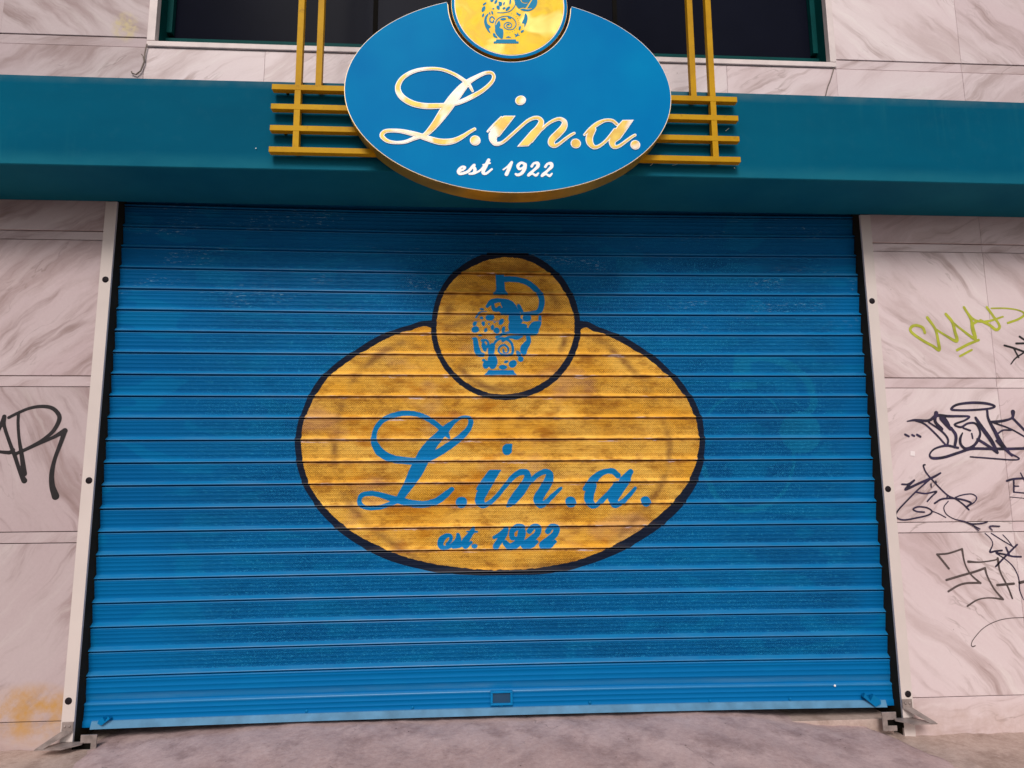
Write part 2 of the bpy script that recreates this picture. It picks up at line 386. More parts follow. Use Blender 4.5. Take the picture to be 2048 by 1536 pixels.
IVORY = simple('ivory_powder_coat', (0.66, 0.575, 0.545), 0.45, 0, 0.06, 3)
DARK = simple('black_channel', (0.006, 0.005, 0.004), 0.8, 0, 0.2, spec=0.05)
OLIVE = simple('channel_lip', (0.030, 0.024, 0.015), 0.7, 0, 0.2, spec=0.1)
CAP = simple('plastic_cap', (0.014, 0.010, 0.013), 0.6, 0, 0.1, spec=0.15)
STEEL = simple('galvanised_steel', (0.30, 0.245, 0.23), 0.5, 0.3, 0.3, 25)
RAIL = simple('rail_edge_blue_grey', (0.09, 0.24, 0.40), 0.5, 0, 0.25, 9, spec=0.2)
LATCH = simple('latch_blue', (0.0006, 0.17, 0.42), 0.4, 0, 0.15, spec=0.12)
TEAL = simple('window_teal', (0.001, 0.055, 0.055), 0.5, 0, 0.2, spec=0.06)
GLASS = simple('dark_glass', (0.006, 0.007, 0.014), 0.22, 0, 0.3, 0.8, spec=0.010)
TRIM = simple('white_marble_trim', (0.72, 0.61, 0.60), 0.5, 0, 0.10, 12)
WIRE = simple('grey_cable', (0.17, 0.13, 0.11), 0.6)
WIREP = simple('pale_wire', (0.12, 0.20, 0.30), 0.5)
INK = simple('black_marker', (0.012, 0.008, 0.010), 0.5, 0, 0.4, 40)
INKP = simple('violet_black_marker', (0.022, 0.013, 0.045), 0.5, 0, 0.75, 18)
INKG = simple('grey_brown_marker', (0.085, 0.060, 0.058), 0.6, 0, 0.35, 12)
INKY = simple('lime_marker', (0.42, 0.44, 0.03), 0.5, 0, 0.25, 14)
BACK = simple('unlit_masonry', (0.06, 0.05, 0.05), 0.9)

# ---------------------------------------------------------------- ground
def ground_mat(name, a, b, dark, seed):
    t = MT(name); ob = t.mapv(t.co(), loc=(seed, 0, 0)); f = t.noise(ob, 2.4, 8, 0.66, 0.05); g = t.noise(ob, 45, 5, 0.7); h = t.noise(ob, 6, 7, 0.66, 0.1)
    c = t.mix(t.rng(f, 0.33, 0.66), a, b); c = t.mix(t.rng(h, 0.48, 0.66, 0, 0.75), c, dark)
    c = t.mix(0.35, c, t.mix(t.rng(g, 0.3, 0.7), (0.2, 0.2, 0.2), (0.85, 0.85, 0.85)), 'SOFT_LIGHT')
    v = t.n('ShaderNodeTexVoronoi'); v.inputs['Scale'].default_value = 22; t.L.new(ob, v.inputs['Vector'])
    c = t.mix(t.mth('MULTIPLY', t.rng(v.outputs['Distance'], 0.05, 0.10, 1, 0), t.rng(h, 0.5, 0.6)), c, (0.06, 0.045, 0.045))
    w2 = t.n('ShaderNodeTexVoronoi', feature='DISTANCE_TO_EDGE'); w2.inputs['Scale'].default_value = 1.3
    wv = t.n('ShaderNodeVectorMath', operation='ADD'); nn = t.n('ShaderNodeTexNoise'); nn.inputs['Scale'].default_value = 6; nn.inputs['Detail'].default_value = 5
    t.L.new(ob, nn.inputs['Vector']); t.L.new(ob, wv.inputs[0]); sc = t.n('ShaderNodeVectorMath', operation='SCALE'); sc.inputs['Scale'].default_value = 0.25
    t.L.new(nn.outputs['Color'], sc.inputs[0]); t.L.new(sc.outputs[0], wv.inputs[1]); t.L.new(wv.outputs[0], w2.inputs['Vector'])
    crack = t.mth('MULTIPLY', t.rng(w2.outputs['Distance'], 0.0, 0.006, 1, 0), t.rng(f, 0.55, 0.60))
    c = t.mix(t.mth('MULTIPLY', crack, 0.55), c, (0.05, 0.035, 0.03))
    sp = t.noise(ob, 160, 3, 0.8); c = t.mix(t.rng(sp, 0.60, 0.72, 0, 0.55), c, (0.13, 0.09, 0.085)); c = t.mix(t.rng(sp, 0.36, 0.26, 0, 0.5), c, (0.85, 0.72, 0.70))
    t.col(c).set(0.85, 0, 0.2); t.bump(t.mth('SUBTRACT', t.mth('ADD', g, h), crack), 0.6, 0.004); return t.m
CONC = ground_mat('concrete', (0.43, 0.300, 0.295), (0.58, 0.430, 0.425), (0.30, 0.205, 0.205), 3)
PAVE = ground_mat('stone_paving', (0.42, 0.305, 0.265), (0.54, 0.415, 0.370), (0.29, 0.20, 0.165), 11)
def heightfield(name, xs, ys, h, mat, skirt=None):
    nx, ny = len(xs), len(ys); V = []
    for j in range(ny):
        for i in range(nx): V.append((xs[i], ys[j], h(xs[i], ys[j])))
    F = [(j*nx+i, j*nx+i+1, (j+1)*nx+i+1, (j+1)*nx+i) for j in range(ny-1) for i in range(nx-1)]
    if skirt is not None:
        for run in ([(i, 0) for i in range(nx)], [(nx-1, j) for j in range(ny)], [(i, ny-1) for i in range(nx-1, -1, -1)], [(0, j) for j in range(ny-1, -1, -1)]):
            for p, q in zip(run[:-1], run[1:]):
                a = p[1]*nx+p[0]; b = q[1]*nx+q[0]; k = len(V)
                V += [(V[a][0], V[a][1], skirt), (V[b][0], V[b][1], skirt)]; F.append((b, a, k, k+1))
    me = bpy.data.meshes.new(name); me.from_pydata(V, [], F); me.update()
    for p in me.polygons: p.use_smooth = True
    o = link(name, me, mat); o['kind'] = 'structure'; return o
def smooth(a, b, x): t = min(1, max(0, (x-a)/(b-a))); return t*t*(3-2*t)
def rough_(x, y): return 0.0025*math.sin(9*x+4*y)*math.sin(13*y-3*x)+0.002*math.sin(23*x+17*y)+0.0012*math.sin(61*x-37*y)
def pave_h(x, y):
    z = -0.005-0.055*smooth(-1.9, 2.1, x)
    if abs(x) < 4 and y > 1.5: z += rough_(x, y)
    g = abs((x-2.62)+(3.4-y)*-0.62)                # a groove running out from the wall on the right
    if y > 1.5 and x > 2.2: z -= 0.006*max(0, 1-g/0.012)
    g2 = abs(y-3.0+0.06*x) 
    if y > 1.5 and x < -1.9: z -= 0.004*max(0, 1-g2/0.012)
    return z
xs = [-60, -30, -15, -8, -5]+list(np.arange(-3.4, 4.2, 0.012))+[5, 8, 15, 30, 60]
ys = [-0.8, 0, 1, 1.8]+list(np.arange(2.3, 3.56, 0.02))+[3.8, 5.0]
heightfield('pavement', xs, ys, pave_h, PAVE)
ROAD = ground_mat('asphalt', (0.045, 0.043, 0.042), (0.060, 0.057, 0.055), (0.030, 0.028, 0.027), 5)
heightfield('road', [-120, -30, 0, 30, 120], [-150, -40, -10, -0.9], lambda x, y: -0.19, ROAD)
bm = bmesh.new(); box(bm, -60, 60, -0.95, -0.795, -0.30, -0.035, 0.01); obj('kerb', bm, PAVE)['kind'] = 'structure'
def edge_w(y): return 0.035*math.sin(7*y)+0.012*math.sin(31*y)
def apron_h(x, y):
    m = smooth(-1.95, -0.75, x)*(1-smooth(1.15, 2.05, x))
    z = -0.004*(1-smooth(-1.9, 0, x)) - 0.030*smooth(1.0, 2.0, x) + 0.050*m
    z -= 0.05*smooth(3.42, 2.3, y)*(0.4+0.6*m) if y < 3.42 else 0
    z += rough_(x*1.1+2, y) + 0.004*math.sin(2.3*x+1)*math.sin(3*y)
    return z+0.006
ax = np.concatenate([np.arange(-1.86, 2.15, 0.02)])
def apron():
    ys_ = np.arange(1.6, 3.62, 0.025); nx, ny = len(ax), len(ys_); V = []; F = []
    for y in ys_:
        for i, x in enumerate(ax):
            k = i/(nx-1); xx = x+edge_w(y)*k**8-0.04*math.sin(5*y+1)*(1-k)**8-0.10*smooth(3.2, 3.45, y)*k**6
            z = apron_h(xx, y); z -= 0.022*smooth(2.02, 2.15, xx)+0.02*smooth(-1.78, -1.86, xx) if xx > 0 else 0.02*(1-smooth(-1.86, -1.74, xx))
            V.append((xx, y, z))
    F = [(j*nx+i, j*nx+i+1, (j+1)*nx+i+1, (j+1)*nx+i) for j in range(ny-1) for i in range(nx-1)]
    for run in ([(i, 0) for i in range(nx)], [(nx-1, j) for j in range(ny)], [(0, j) for j in range(ny-1, -1, -1)]):
        for p, q in zip(run[:-1], run[1:]):
            a = p[1]*nx+p[0]; b = q[1]*nx+q[0]; k = len(V)
            V += [(V[a][0], V[a][1], -0.12), (V[b][0], V[b][1], -0.12)]; F.append((b, a, k, k+1))
    me = bpy.data.meshes.new('concrete_apron'); me.from_pydata(V, [], F); me.update()
    for p in me.polygons: p.use_smooth = True
    o = link('concrete_apron', me, CONC); o['kind'] = 'structure'
apron()

bm = bmesh.new(); box(bm, 1.0, 2.15, 3.428, 3.70, -0.12, 0.012, 0.004); obj('threshold', bm, PAVE)['kind'] = 'structure'

# ---------------------------------------------------------------- building: marble cladding, window
YW = 3.395                                          # face of the marble
DX0, DX1 = -1.947, 2.236                            # outer edges of the two guide rails
bld = thing('building_facade', 'pale pink marble-clad shopfront wall with a dark window above the blue fascia', 'building', (0.15, YW, 0))
slabs = []                                          # (x0, x1, z0, z1, recess, vein angle)
def course(x0, x1, z0, z1, joints, rec=0.0, ang=None):
    js = [x0]+[j for j in joints if x0+0.02 < j < x1-0.02]+[x1]
    for a, b in zip(js[:-1], js[1:]): slabs.append((a+0.0005, b-0.0005, z0+0.0018, z1-0.0018, rec, ang if ang is not None else random.choice((35, 40, -40, -48))))
RJ = [2.113+0.772*i for i in range(0, 9)]; LJ = [-1.813-0.772*i for i in range(0, 9)]
XL, XR = -7.0, 7.2
Z = [(-0.20, 0.120), (0.120, 0.945), (0.945, 1.000), (1.000, 1.721), (1.721, 1.777), (1.777, 2.499), (2.499, 2.548), (2.548, 3.05)]
LANG = [10, 48, 30, -58, 20, 38, 25, 30]; RANG = [8, -44, 20, 34, 30, -42, 10, 28]
for (z0, z1), la, ra in zip(Z, LANG, RANG):
    thin = (z1-z0) < 0.1; rec = 0.004 if thin else 0
    course(XL, DX0-0.001, z0, z1, LJ, rec, la); course(DX1+0.001, XR, z0, z1, RJ, rec, ra)
course(XL, DX0-0.001, 3.05, 3.16, LJ, 0, 30); course(DX1+0.001, XR, 3.05, 3.16, RJ, 0, 28)
course(XL, XR, 3.16, 3.610, LJ[::-1]+[-1.165, -0.4, 0.35, 1.457]+RJ, 0, 32)
WX0, WX1, WZ0, WZ1 = -1.760, 2.075, 3.645, 5.30
course(XL, -1.803, 3.610, 3.668, LJ, 0.004, 20); course(2.113, XR, 3.610, 3.668, RJ, 0.004, 20)
course(XL, -1.803, 3.668, 4.40, LJ, 0, -35); course(2.113, XR, 3.668, 4.40, RJ, 0, -38)
course(XL, -1.803, 4.40, 4.455, LJ, 0.004, 20); course(2.113, XR, 4.40, 4.455, RJ, 0.004, 20)
course(XL, -1.803, 4.455, 5.34, LJ, 0, 35); course(2.113, XR, 4.455, 5.34, RJ, 0, 38)
course(XL, XR, 5.34, 6.1, LJ[::-1]+[-1.04, -0.27, 0.5, 1.3]+RJ, 0, 38); course(XL, XR, 6.1, 7.0, LJ[::-1]+[-1.04, -0.27, 0.5, 1.3]+RJ, 0, -38)
V = []; F = []; UVS = []; TN = []
for x0, x1, z0, z1, rec, ang in slabs:
    y0, y1 = YW+rec+random.uniform(0, 0.0012), YW+0.022; b = len(V); e = 0.0015
    V += [(x0+e, y0, z0+e), (x1-e, y0, z0+e), (x1-e, y0, z1-e), (x0+e, y0, z1-e),
          (x0, y0+e, z0), (x1, y0+e, z0), (x1, y0+e, z1), (x0, y0+e, z1), (x0, y1, z0), (x1, y1, z0), (x1, y1, z1), (x0, y1, z1)]
    fs = [(0, 1, 2, 3)]+[(4+i, 4+(i+1) % 4, (i+1) % 4, i) for i in range(4)]+[(8+i, 8+(i+1) % 4, 4+(i+1) % 4, 4+i) for i in range(4)]
    tn = 0.02+0.28*random.random() if x1 < -1.8 else 0.72+0.28*random.random(); a = rad(ang); ou, ov = random.uniform(0, 40), random.uniform(0, 40)  # random slab tone; left slabs darker, painting in the dimmer side
    for f in fs:
        F.append(tuple(b+i for i in f))
        TN.append(tn)
        for i in f: x, _, z = V[b+i]; UVS.append((x*math.cos(a)+z*math.sin(a)+ou, -x*math.sin(a)+z*math.cos(a)+ov))
me = bpy.data.meshes.new('marble_cladding'); me.from_pydata(V, [], F)
uvl = me.uv_layers.new(name='UVMap'); uvl.data.foreach_set('uv', np.array(UVS, dtype=np.float32).ravel()); ta = me.attributes.new('tone', 'FLOAT', 'FACE'); ta.data.foreach_set('value', np.array(TN, dtype=np.float32)); me.update()
link('marble_cladding', me, MARBLE, bld)
bm = bmesh.new()
box(bm, XL, DX0+0.03, YW+0.016, 3.9, -0.3, 3.61); box(bm, DX1-0.03, XR, YW+0.016, 3.9, -0.3, 3.61)
box(bm, DX0+0.03, DX1-0.03, YW+0.016, 3.9, 2.95, 3.61)
box(bm, XL, WX0-0.01, YW+0.016, 3.9, 3.61, 7.0); box(bm, WX1+0.01, XR, YW+0.016, 3.9, 3.61, 7.0); box(bm, WX0-0.01, WX1+0.01, YW+0.016, 3.9, 5.31, 7.0)
obj('joint_mortar', bm, JOINT, bld)
bm = bmesh.new(); box(bm, DX0+0.03, DX1-0.03, 3.80, 3.9, -0.25, 2.95); obj('inner_wall', bm, BACK, bld)
win = bpy.data.objects.new('window', None); COL.objects.link(win); win.parent = bld; win.matrix_parent_inverse = Matrix.Translation(-Vector(bld.location)); win.location = (0.15, YW, 3.64)
def sub(name, bm, m): return obj(name, bm, m, win)
bm = bmesh.new()
box(bm, -1.803, 2.113, YW-0.012, YW+0.15, 3.612, 3.642, 0.003); sub('sill', bm, TRIM)
bm = bmesh.new(); box(bm, -1.803, WX0, YW-0.012, YW+0.03, 3.644, 5.34, 0.003); box(bm, WX1, 2.113, YW-0.012, YW+0.03, 3.644, 5.34, 0.003)
box(bm, WX0+0.002, WX1-0.002, YW-0.012, YW+0.03, 5.30, 5.338, 0.003); sub('stone_surround', bm, TRIM)
bm = bmesh.new()
box(bm, WX0-0.02, WX0, YW+0.031, YW+0.14, 3.643, 5.30); box(bm, WX1, WX1+0.02, YW+0.031, YW+0.14, 3.643, 5.30)
box(bm, WX0, WX0+0.03, YW+0.105, YW+0.138, 3.78, 5.30); box(bm, WX1-0.03, WX1, YW+0.105, YW+0.138, 3.78, 5.30)
box(bm, WX0, WX1, YW+0.10, YW+0.14, 3.643, 3.741)
sub('frame', bm, TEAL)
for a_, b_, tl in ((WX0, -0.60, 0.004), (-0.572, 0.83, -0.003), (0.858, WX1, 0.003)):
    bm = bmesh.new(); box(bm, a_, b_, YW+0.141, YW+0.15, 3.643, 5.30); sub('glass_pane', bm, GLASS)
bm = bmesh.new()
bm.free()
for a_ in (-0.60, 0.83): bm = bmesh.new(); box(bm, a_+0.0005, a_+0.0275, YW+0.136, YW+0.15, 3.741, 5.30); sub('mullion', bm, DARK)
# rope of hose left on the sill
p = [(1.90+0.05*math.cos(a), YW+0.085, 3.778+0.028*math.sin(a)) for a in np.linspace(0.1, 3.0, 12)]

# ---------------------------------------------------------------- graffiti on the marble
GY = YW-0.0012
def tagmesh(name, sd, mat, label, res=0.0028):
    o = sdf_mesh(name, lambda X, Z_: sd.ev(X, Z_), sd.bounds(), res, GY, mat, bld); o['label'] = label; return o
A = (1748, 560); B = (1748, 780); C = (1748, 1010); D_ = (0, 760); K = 5.12
g = Sdf(A, K, YW, 15)
g.st([(520, 540, 15), (500, 490), (440, 465), (390, 475), (370, 510), (400, 550), (500, 620), (600, 675), (665, 715, 18), (655, 620, 16), (625, 500, 14), (545, 385, 16)])
g.st([(625, 500, 12), (720, 560), (845, 625, 18), (825, 520, 17), (800, 430), (735, 350, 16)])
g.st([(800, 430, 12), (900, 510), (1030, 600, 18), (1010, 500, 22), (990, 400, 14), (920, 280, 14)])
g.st([(960, 340, 12), (1010, 395), (1080, 425), (1180, 420), (1320, 375, 9)]).st([(1010, 450, 14), (1060, 420)])
g.st([(1155, 280, 14), (1220, 370), (1285, 470), (1250, 510, 16), (1180, 460), (1090, 415)])
g.st([(1200, 290, 8), (1350, 290), (1480, 310), (1540, 350, 12), (1480, 400), (1370, 440)])
g.st([(1070, 615, 14), (960, 660), (850, 718)]).st([(1000, 715, 11), (880, 780)])
tagmesh('graffiti_tag', g, INKY, 'lime green marker scrawl on the upper right marble')
g = Sdf(A, K, YW, 9)
g.st([(1335, 670, 11), (1440, 700), (1560, 745), (1640, 780)]).st([(1430, 700), (1480, 792)]).st([(1600, 700, 8), (1540, 740), (1450, 800), (1400, 862, 6)])
g.st([(1455, 650, 11), (1540, 648), (1620, 640)]).st([(1490, 580, 11), (1560, 630), (1620, 700)])
tagmesh('graffiti_tag', g, INK, 'small black letters cut off by the right edge below the lime scrawl')
g = Sdf(B, K, YW, 12)
g.st([(790, 195), (850, 150), (1000, 130, 14), (1150, 138), (1235, 165, 11), (1180, 190), (1000, 205), (850, 206)], closed=True)
g.st([(340, 320, 6), (420, 308, 12), (560, 312, 14), (640, 262, 16), (760, 268, 14), (880, 268, 12), (975, 272, 10), (930, 310, 10), (825, 352), (890, 380, 11), (960, 342), (1040, 345), (1085, 430), (1070, 500, 14), (1020, 570), (940, 600, 14), (890, 560), (882, 500), (905, 440, 7)])
g.st([(636, 235, 22), (625, 320, 16), (690, 400, 20)]).st([(700, 290, 34), (740, 340, 30), (780, 400, 16)])
g.st([(420, 312, 10), (520, 350), (640, 460), (740, 570)]).st([(560, 330, 9), (690, 420, 11), (755, 500), (750, 568)])
g.st([(790, 390, 15), (838, 470, 17), (825, 585, 14)]).st([(915, 390, 10), (985, 415)]).st([(1000, 445, 8), (1010, 495)])
g.st([(860, 592, 12), (740, 570), (620, 602, 9), (570, 660), (600, 698, 14), (720, 688), (870, 640, 14), (1000, 602), (1200, 602, 14), (1400, 602), (1640, 595)])
g.st([(1040, 285, 14), (1100, 380, 22), (1200, 520, 22), (1262, 640, 16)]).st([(1158, 210, 12), (1172, 300, 14), (1240, 430, 20), (1310, 560, 24), (1410, 672, 12)])
g.st([(1060, 505, 15), (1150, 560), (1262, 640, 16)]).st([(1200, 328, 14), (1320, 316), (1412, 285, 12), (1422, 225, 24)]).st([(1420, 290, 14), (1540, 412), (1640, 520)])
g.st([(1225, 335, 9), (1400, 400), (1560, 490), (1650, 540)]).st([(1262, 450, 9), (1320, 412), (1400, 412)])
g.st([(1380, 645, 12), (1485, 700, 8), (1420, 716), (1200, 700), (985, 684, 7)]).st([(1250, 520, 10), (1330, 600, 14)])
g.st([(318, 455, 11), (355, 474)]).st([(390, 460, 11), (410, 470)]).st([(440, 458, 12), (474, 478)])
tagmesh('graffiti_tag', g, INKP, 'large violet-black tag with a halo and three dashes')
g = Sdf(B, K, YW, 8)
g.st([(285, 965, 9), (350, 963), (412, 924), (320, 1018, 12), (450, 960), (600, 895), (680, 850, 9)])
g.st([(522, 765, 8), (505, 775), (530, 840), (600, 925), (680, 1010), (760, 1082), (840, 1118), (910, 1168), (970, 1225, 9)])
g.st([(600, 890, 8), (450, 1020), (330, 1140), (240, 1240), (228, 1300), (300, 1330), (430, 1310), (560, 1278), (592, 1240), (540, 1205), (450, 1196), (400, 1220), (440, 1244), (515, 1250)])
g.st([(592, 1240, 5), (660, 1265), (735, 1305)]).st([(430, 1045, 8), (530, 1060), (640, 1038), (590, 1090), (545, 1140)]).st([(583, 962, 7), (585, 995)]).st([(632, 932, 7), (636, 950)])
g.st([(620, 1160, 9), (700, 1115), (850, 1112), (990, 1152, 10), (955, 1192)]).st([(830, 1100, 6), (900, 1075), (1000, 1065), (1050, 1100), (1025, 1150), (950, 1195)])
g.st([(750, 1075, 7), (745, 1110)]).st([(760, 1138, 5), (715, 1200), (740, 1270), (820, 1320), (920, 1345, 7), (1000, 1370), (1100, 1365), (1160, 1350)])
g.st([(940, 1352, 6), (1020, 1390), (1085, 1422)]).st([(1020, 1392, 5), (1072, 1440)]).st([(1285, 1395, 7), (1185, 1395), (1212, 1437, 5)])
tagmesh('graffiti_tag', g, INKP, 'thin violet-black signature with a spiral beside the right guide rail')
g = Sdf(C, K, YW, 8)
g.st([(1135, 290, 5), (1190, 340), (1215, 400), (1185, 480, 9), (1240, 472), (1310, 465)]).st([(1200, 290, 6), (1310, 360), (1420, 425)]).st([(1318, 305, 5), (1370, 360), (1420, 425)])
g.st([(1245, 630, 9), (1350, 520), (1465, 405)]).st([(1350, 435, 10), (1380, 500)]).st([(1250, 490, 9), (1350, 508), (1420, 526), (1505, 530)])
g.st([(1250, 495, 6), (1350, 560), (1430, 640), (1480, 750), (1490, 870), (1530, 970, 4)])
tagmesh('graffiti_tag', g, INKP, 'star-like violet-black scribble low on the right marble')
g = Sdf(C, K, YW, 9)
for L in ([(765, 650, 11), (700, 570), (645, 505)], [(645, 505, 9), (760, 495), (900, 450)], [(900, 450, 11), (930, 600, 8), (990, 710), (1090, 800, 10)], [(1090, 797, 10), (950, 800), (860, 825), (760, 885)],
          [(740, 768, 11), (900, 720), (1040, 680), (1135, 645)], [(1135, 645, 12), (1160, 730, 9), (1230, 860), (1320, 965, 11)], [(1320, 965, 10), (1180, 950, 7), (1060, 970), (955, 1035, 9)],
          [(965, 580, 13), (1080, 585, 7), (1200, 570), (1270, 555)], [(1265, 545, 12), (1290, 680, 9), (1370, 840), (1415, 955)], [(1260, 820, 12), (1430, 805)], [(1490, 795, 14), (1620, 765)]): g.st(L)
tagmesh('graffiti_tag', g, INKG, 'faded grey-brown angular marker tag on the right marble')
g = Sdf(C, K, YW, 3.5); g.st([(1650, 1150), (1400, 1158), (1250, 1190), (1120, 1260), (1020, 1370), (995, 1430), (1010, 1450, 5), (1035, 1440)])
tagmesh('graffiti_tag', g, INKG, 'single thin curved pen line near the bottom of the right marble', 0.002)
g = Sdf(B, K, YW, 9); g.st([(1360, 930, 11), (1440, 910), (1640, 900)]).st([(1430, 920, 9), (1430, 1045)]).st([(1430, 1045, 7), (1560, 1057), (1640, 1060)]).st([(1440, 985, 7), (1480, 985)]).st([(1390, 1095, 4), (1600, 1115)]).st([(1500, 850, 7), (1540, 930), (1560, 980)])
tagmesh('graffiti_tag', g, INKP, 'small boxy black letter at the right edge, level with the rail cap')
g = Sdf(D_, K, YW, 16)
g.st([(90, 385, 14), (180, 340), (300, 290), (430, 270, 16), (540, 290, 18), (605, 360, 20), (600, 430), (540, 530, 18), (440, 610, 14), (340, 670), (240, 720), (165, 755, 16)])
g.st([(190, 345, 14), (186, 450), (197, 600), (225, 780, 20), (250, 960, 24)]).st([(45, 375, 20), (45, 470, 16), (100, 640), (150, 770, 18), (210, 950), (250, 1030, 26)])
g.st([(45, 375, 18), (15, 450), (-40, 560), (-80, 640)]).st([(-110, 722, 14), (0, 735), (100, 742, 18), (135, 715)]).st([(240, 722, 16), (400, 650), (540, 590), (665, 520, 26)])
g.st([(665, 520, 24), (625, 640, 20), (565, 800, 18), (532, 950, 22), (535, 1080, 26), (570, 1190, 34)])
tagmesh('graffiti_tag', g, INK, 'bold black sprayed letters on the left marble')
# blank white sticker
bm = bmesh.new(); c0 = at(1825, 907, YW); r_ = 0.018
pts = [(c0[0]+r_*math.cos(a), c0[1]+r_*math.sin(a)) for a in (rad(38), rad(128), rad(218), rad(308))]
prism_xz(bm, pts, YW-0.0016, YW-0.0002); o = obj('sticker', bm, simple('sticker_paper', (0.78, 0.70, 0.71), 0.5)); tag(o, 'small tilted pale square sticker on the marble beside the right guide rail', 'sticker')
# cracks and loose cables
bm = bmesh.new(); P = [at(x, y, YW-0.006) for x, y in ((1669, 126), (1667, 140), (1661, 160), (1656, 172), (1651, 192))]
tube(bm, [(x, YW-0.006, z) for x, z in P], 0.003); o = obj('cable', bm, WIRE); tag(o, 'short dark cable hanging from the right corner of the window sill', 'cable', 'loose cables')
bm = bmesh.new(); P = [(294, 88), (290, 105), (288, 125), (281, 142), (272, 149), (264, 146), (263, 143)]
tube(bm, [(at(x, y, YW-0.012)[0], YW-0.012, at(x, y, YW-0.012)[1]) for x, y in P], 0.0038)
P = [(288, 125), (286, 112), (283, 108)]; tube(bm, [(at(x, y, YW-0.014)[0], YW-0.014, at(x, y, YW-0.014)[1]) for x, y in P], 0.0025)
o = obj('cable', bm, WIRE); tag(o, 'curled grey cable hanging from the left corner of the window sill', 'cable', 'loose cables')

# ---------------------------------------------------------------- fascia
YF = 2.98; FZ0, FZ1 = 2.712, 3.165
bm = bmesh.new(); nx = 60; xsF = np.linspace(XL, XR, nx)
def fw(x): return 0.004*math.sin(x*1.1+0.4)
sec = lambda x: [(YF+0.004, FZ0+fw(x)*0.6), (YF, FZ0+0.004+fw(x)*0.6), (YF+0.002, FZ1+fw(x)*1.5), (YW-0.002, FZ1+fw(x)*1.5+0.01), (YW-0.002, FZ0+0.001)]
rings = [[bm.verts.new((x, y, z)) for y, z in sec(x)] for x in xsF]
for a, b in zip(rings[:-1], rings[1:]):
    for i in range(5): j = (i+1) % 5; bm.faces.new((a[i], a[j], b[j], b[i]))
bm.faces.new(rings[0]); bm.faces.new(rings[-1][::-1]); bmesh.ops.recalc_face_normals(bm, faces=bm.faces[:])
fas = obj('fascia', bm, FASCIA); tag(fas, 'long teal blue box fascia projecting over the shutter', 'fascia')
CHIP = simple('bare_primer', (0.55, 0.62, 0.62), 0.6)
for o_, k_, pts_ in (((1300, 0), 2.738, [(0, 910, 1.8), (14, 898)]), ((1300, 0), 2.738, [(40, 892, 2), (52, 893)]), ((1300, 0), 2.738, [(120, 908, 1.2), (140, 904), (158, 896)]), ((1300, 0), 2.738, [(412, 720, 1.6), (430, 706)]),
                     ((1300, 0), 2.738, [(460, 922, 3), (461, 924)]), ((1300, 0), 2.738, [(329, 901, 1.4), (342, 902)]), ((0, 0), 2.926, [(1499, 871, 3), (1501, 871)]), ((0, 0), 2.926, [(1683, 546, 3), (1683, 549)])):
    g = Sdf(o_, k_, YF); g.st(pts_)
    sdf_mesh('paint_chip', lambda X, Z_: g.ev(X, Z_), g.bounds(), 0.0012, YF-0.006, CHIP, fas)

# ---------------------------------------------------------------- gold grilles
def grille(label, hx0, hx1, ups):
    t = thing('gold_grille', label, 'grille', ((hx0+hx1)/2, YF, FZ0+0.05), 'gold grilles either side of the sign')
    y0, y1 = 2.925, 2.958
    for z in (3.101, 3.001, 2.892, 2.784):
        bm = bmesh.new(); box(bm, hx0, hx1, y0, y1, z-0.0135, z+0.0135, 0.0015); obj('horizontal_bar', bm, GOLDP, t)
    for x, zb in ups:
        bm = bmesh.new(); segs = [3.101, 3.001, 2.892, 2.784]
        if zb < 3:
            for a, b in zip(segs[1:], segs[:-1]): box(bm, x-0.0140, x+0.0140, y0+0.001, y1-0.001, a+0.0137, b-0.0137)
        box(bm, x-0.0140, x+0.0140, y0+0.001, y1-0.001, 3.101+0.0137, 4.9)
        obj('upright_bar', bm, GOLDP, t)
    for z in (3.101, 2.892):
        for x in (hx0+0.06, hx1-0.10):
            bm = bmesh.new(); box(bm, x-0.006, x+0.006, 2.9585, YF+0.004, z-0.006, z+0.006); obj('standoff', bm, DARK, t)
    return t
grille('gold painted lattice of square bars left of the oval sign', -0.965, -0.22, [(-0.843, 2.78), (-0.748, 3.1)])
grille('gold painted lattice of square bars right of the oval sign', 0.56, 1.300, [(1.178, 2.78), (1.083, 3.1)])

# ---------------------------------------------------------------- oval sign
YS = 2.85; EX, EZ, EA, EB = 0.167, 3.057, 0.776, 0.5015; MX, MZ = 0.167, 3.512; NR = 0.296
sgn = thing('oval_sign', 'bright blue oval shop sign with gold script and a round gold medallion on top', 'sign', (EX, 2.96, EZ))
def oval(a, b, nr):
    th = np.linspace(0, 2*math.pi, 360, endpoint=False)+math.pi/2
    P = [(EX+a*math.cos(t), EZ+b*math.sin(t)) for t in th]
    P = [p for p in P if math.hypot(p[0]-MX, p[1]-MZ) > nr]
    a0 = math.atan2(P[-1][1]-MZ, P[-1][0]-MX); a1 = math.atan2(P[0][1]-MZ, P[0][0]-MX)
    # P runs counter-clockwise from the left shoulder round the bottom to the right shoulder; close through the notch underside
    a0 = a0 if a0 < 0 else a0; arc = [(MX+nr*math.cos(t), MZ+nr*math.sin(t)) for t in np.linspace(a0, a1-2*math.pi if a1 > a0 else a1, 60)[1:-1]]
    return P+arc
bm = bmesh.new(); prism_xz(bm, oval(EA, EB, NR), YS+0.002, YS+0.105); obj('side_band', bm, BRASS, sgn)
bm = bmesh.new(); prism_xz(bm, oval(EA-0.0010, EB-0.0010, NR+0.001), YS+0.0008, YS+0.0018); obj('edge_trim', bm, CREAM, sgn)
bm = bmesh.new(); prism_xz(bm, oval(EA-0.0035, EB-0.0035, NR+0.0035), YS-0.0004, YS+0.0006); obj('sign_face', bm, SIGNB, sgn)
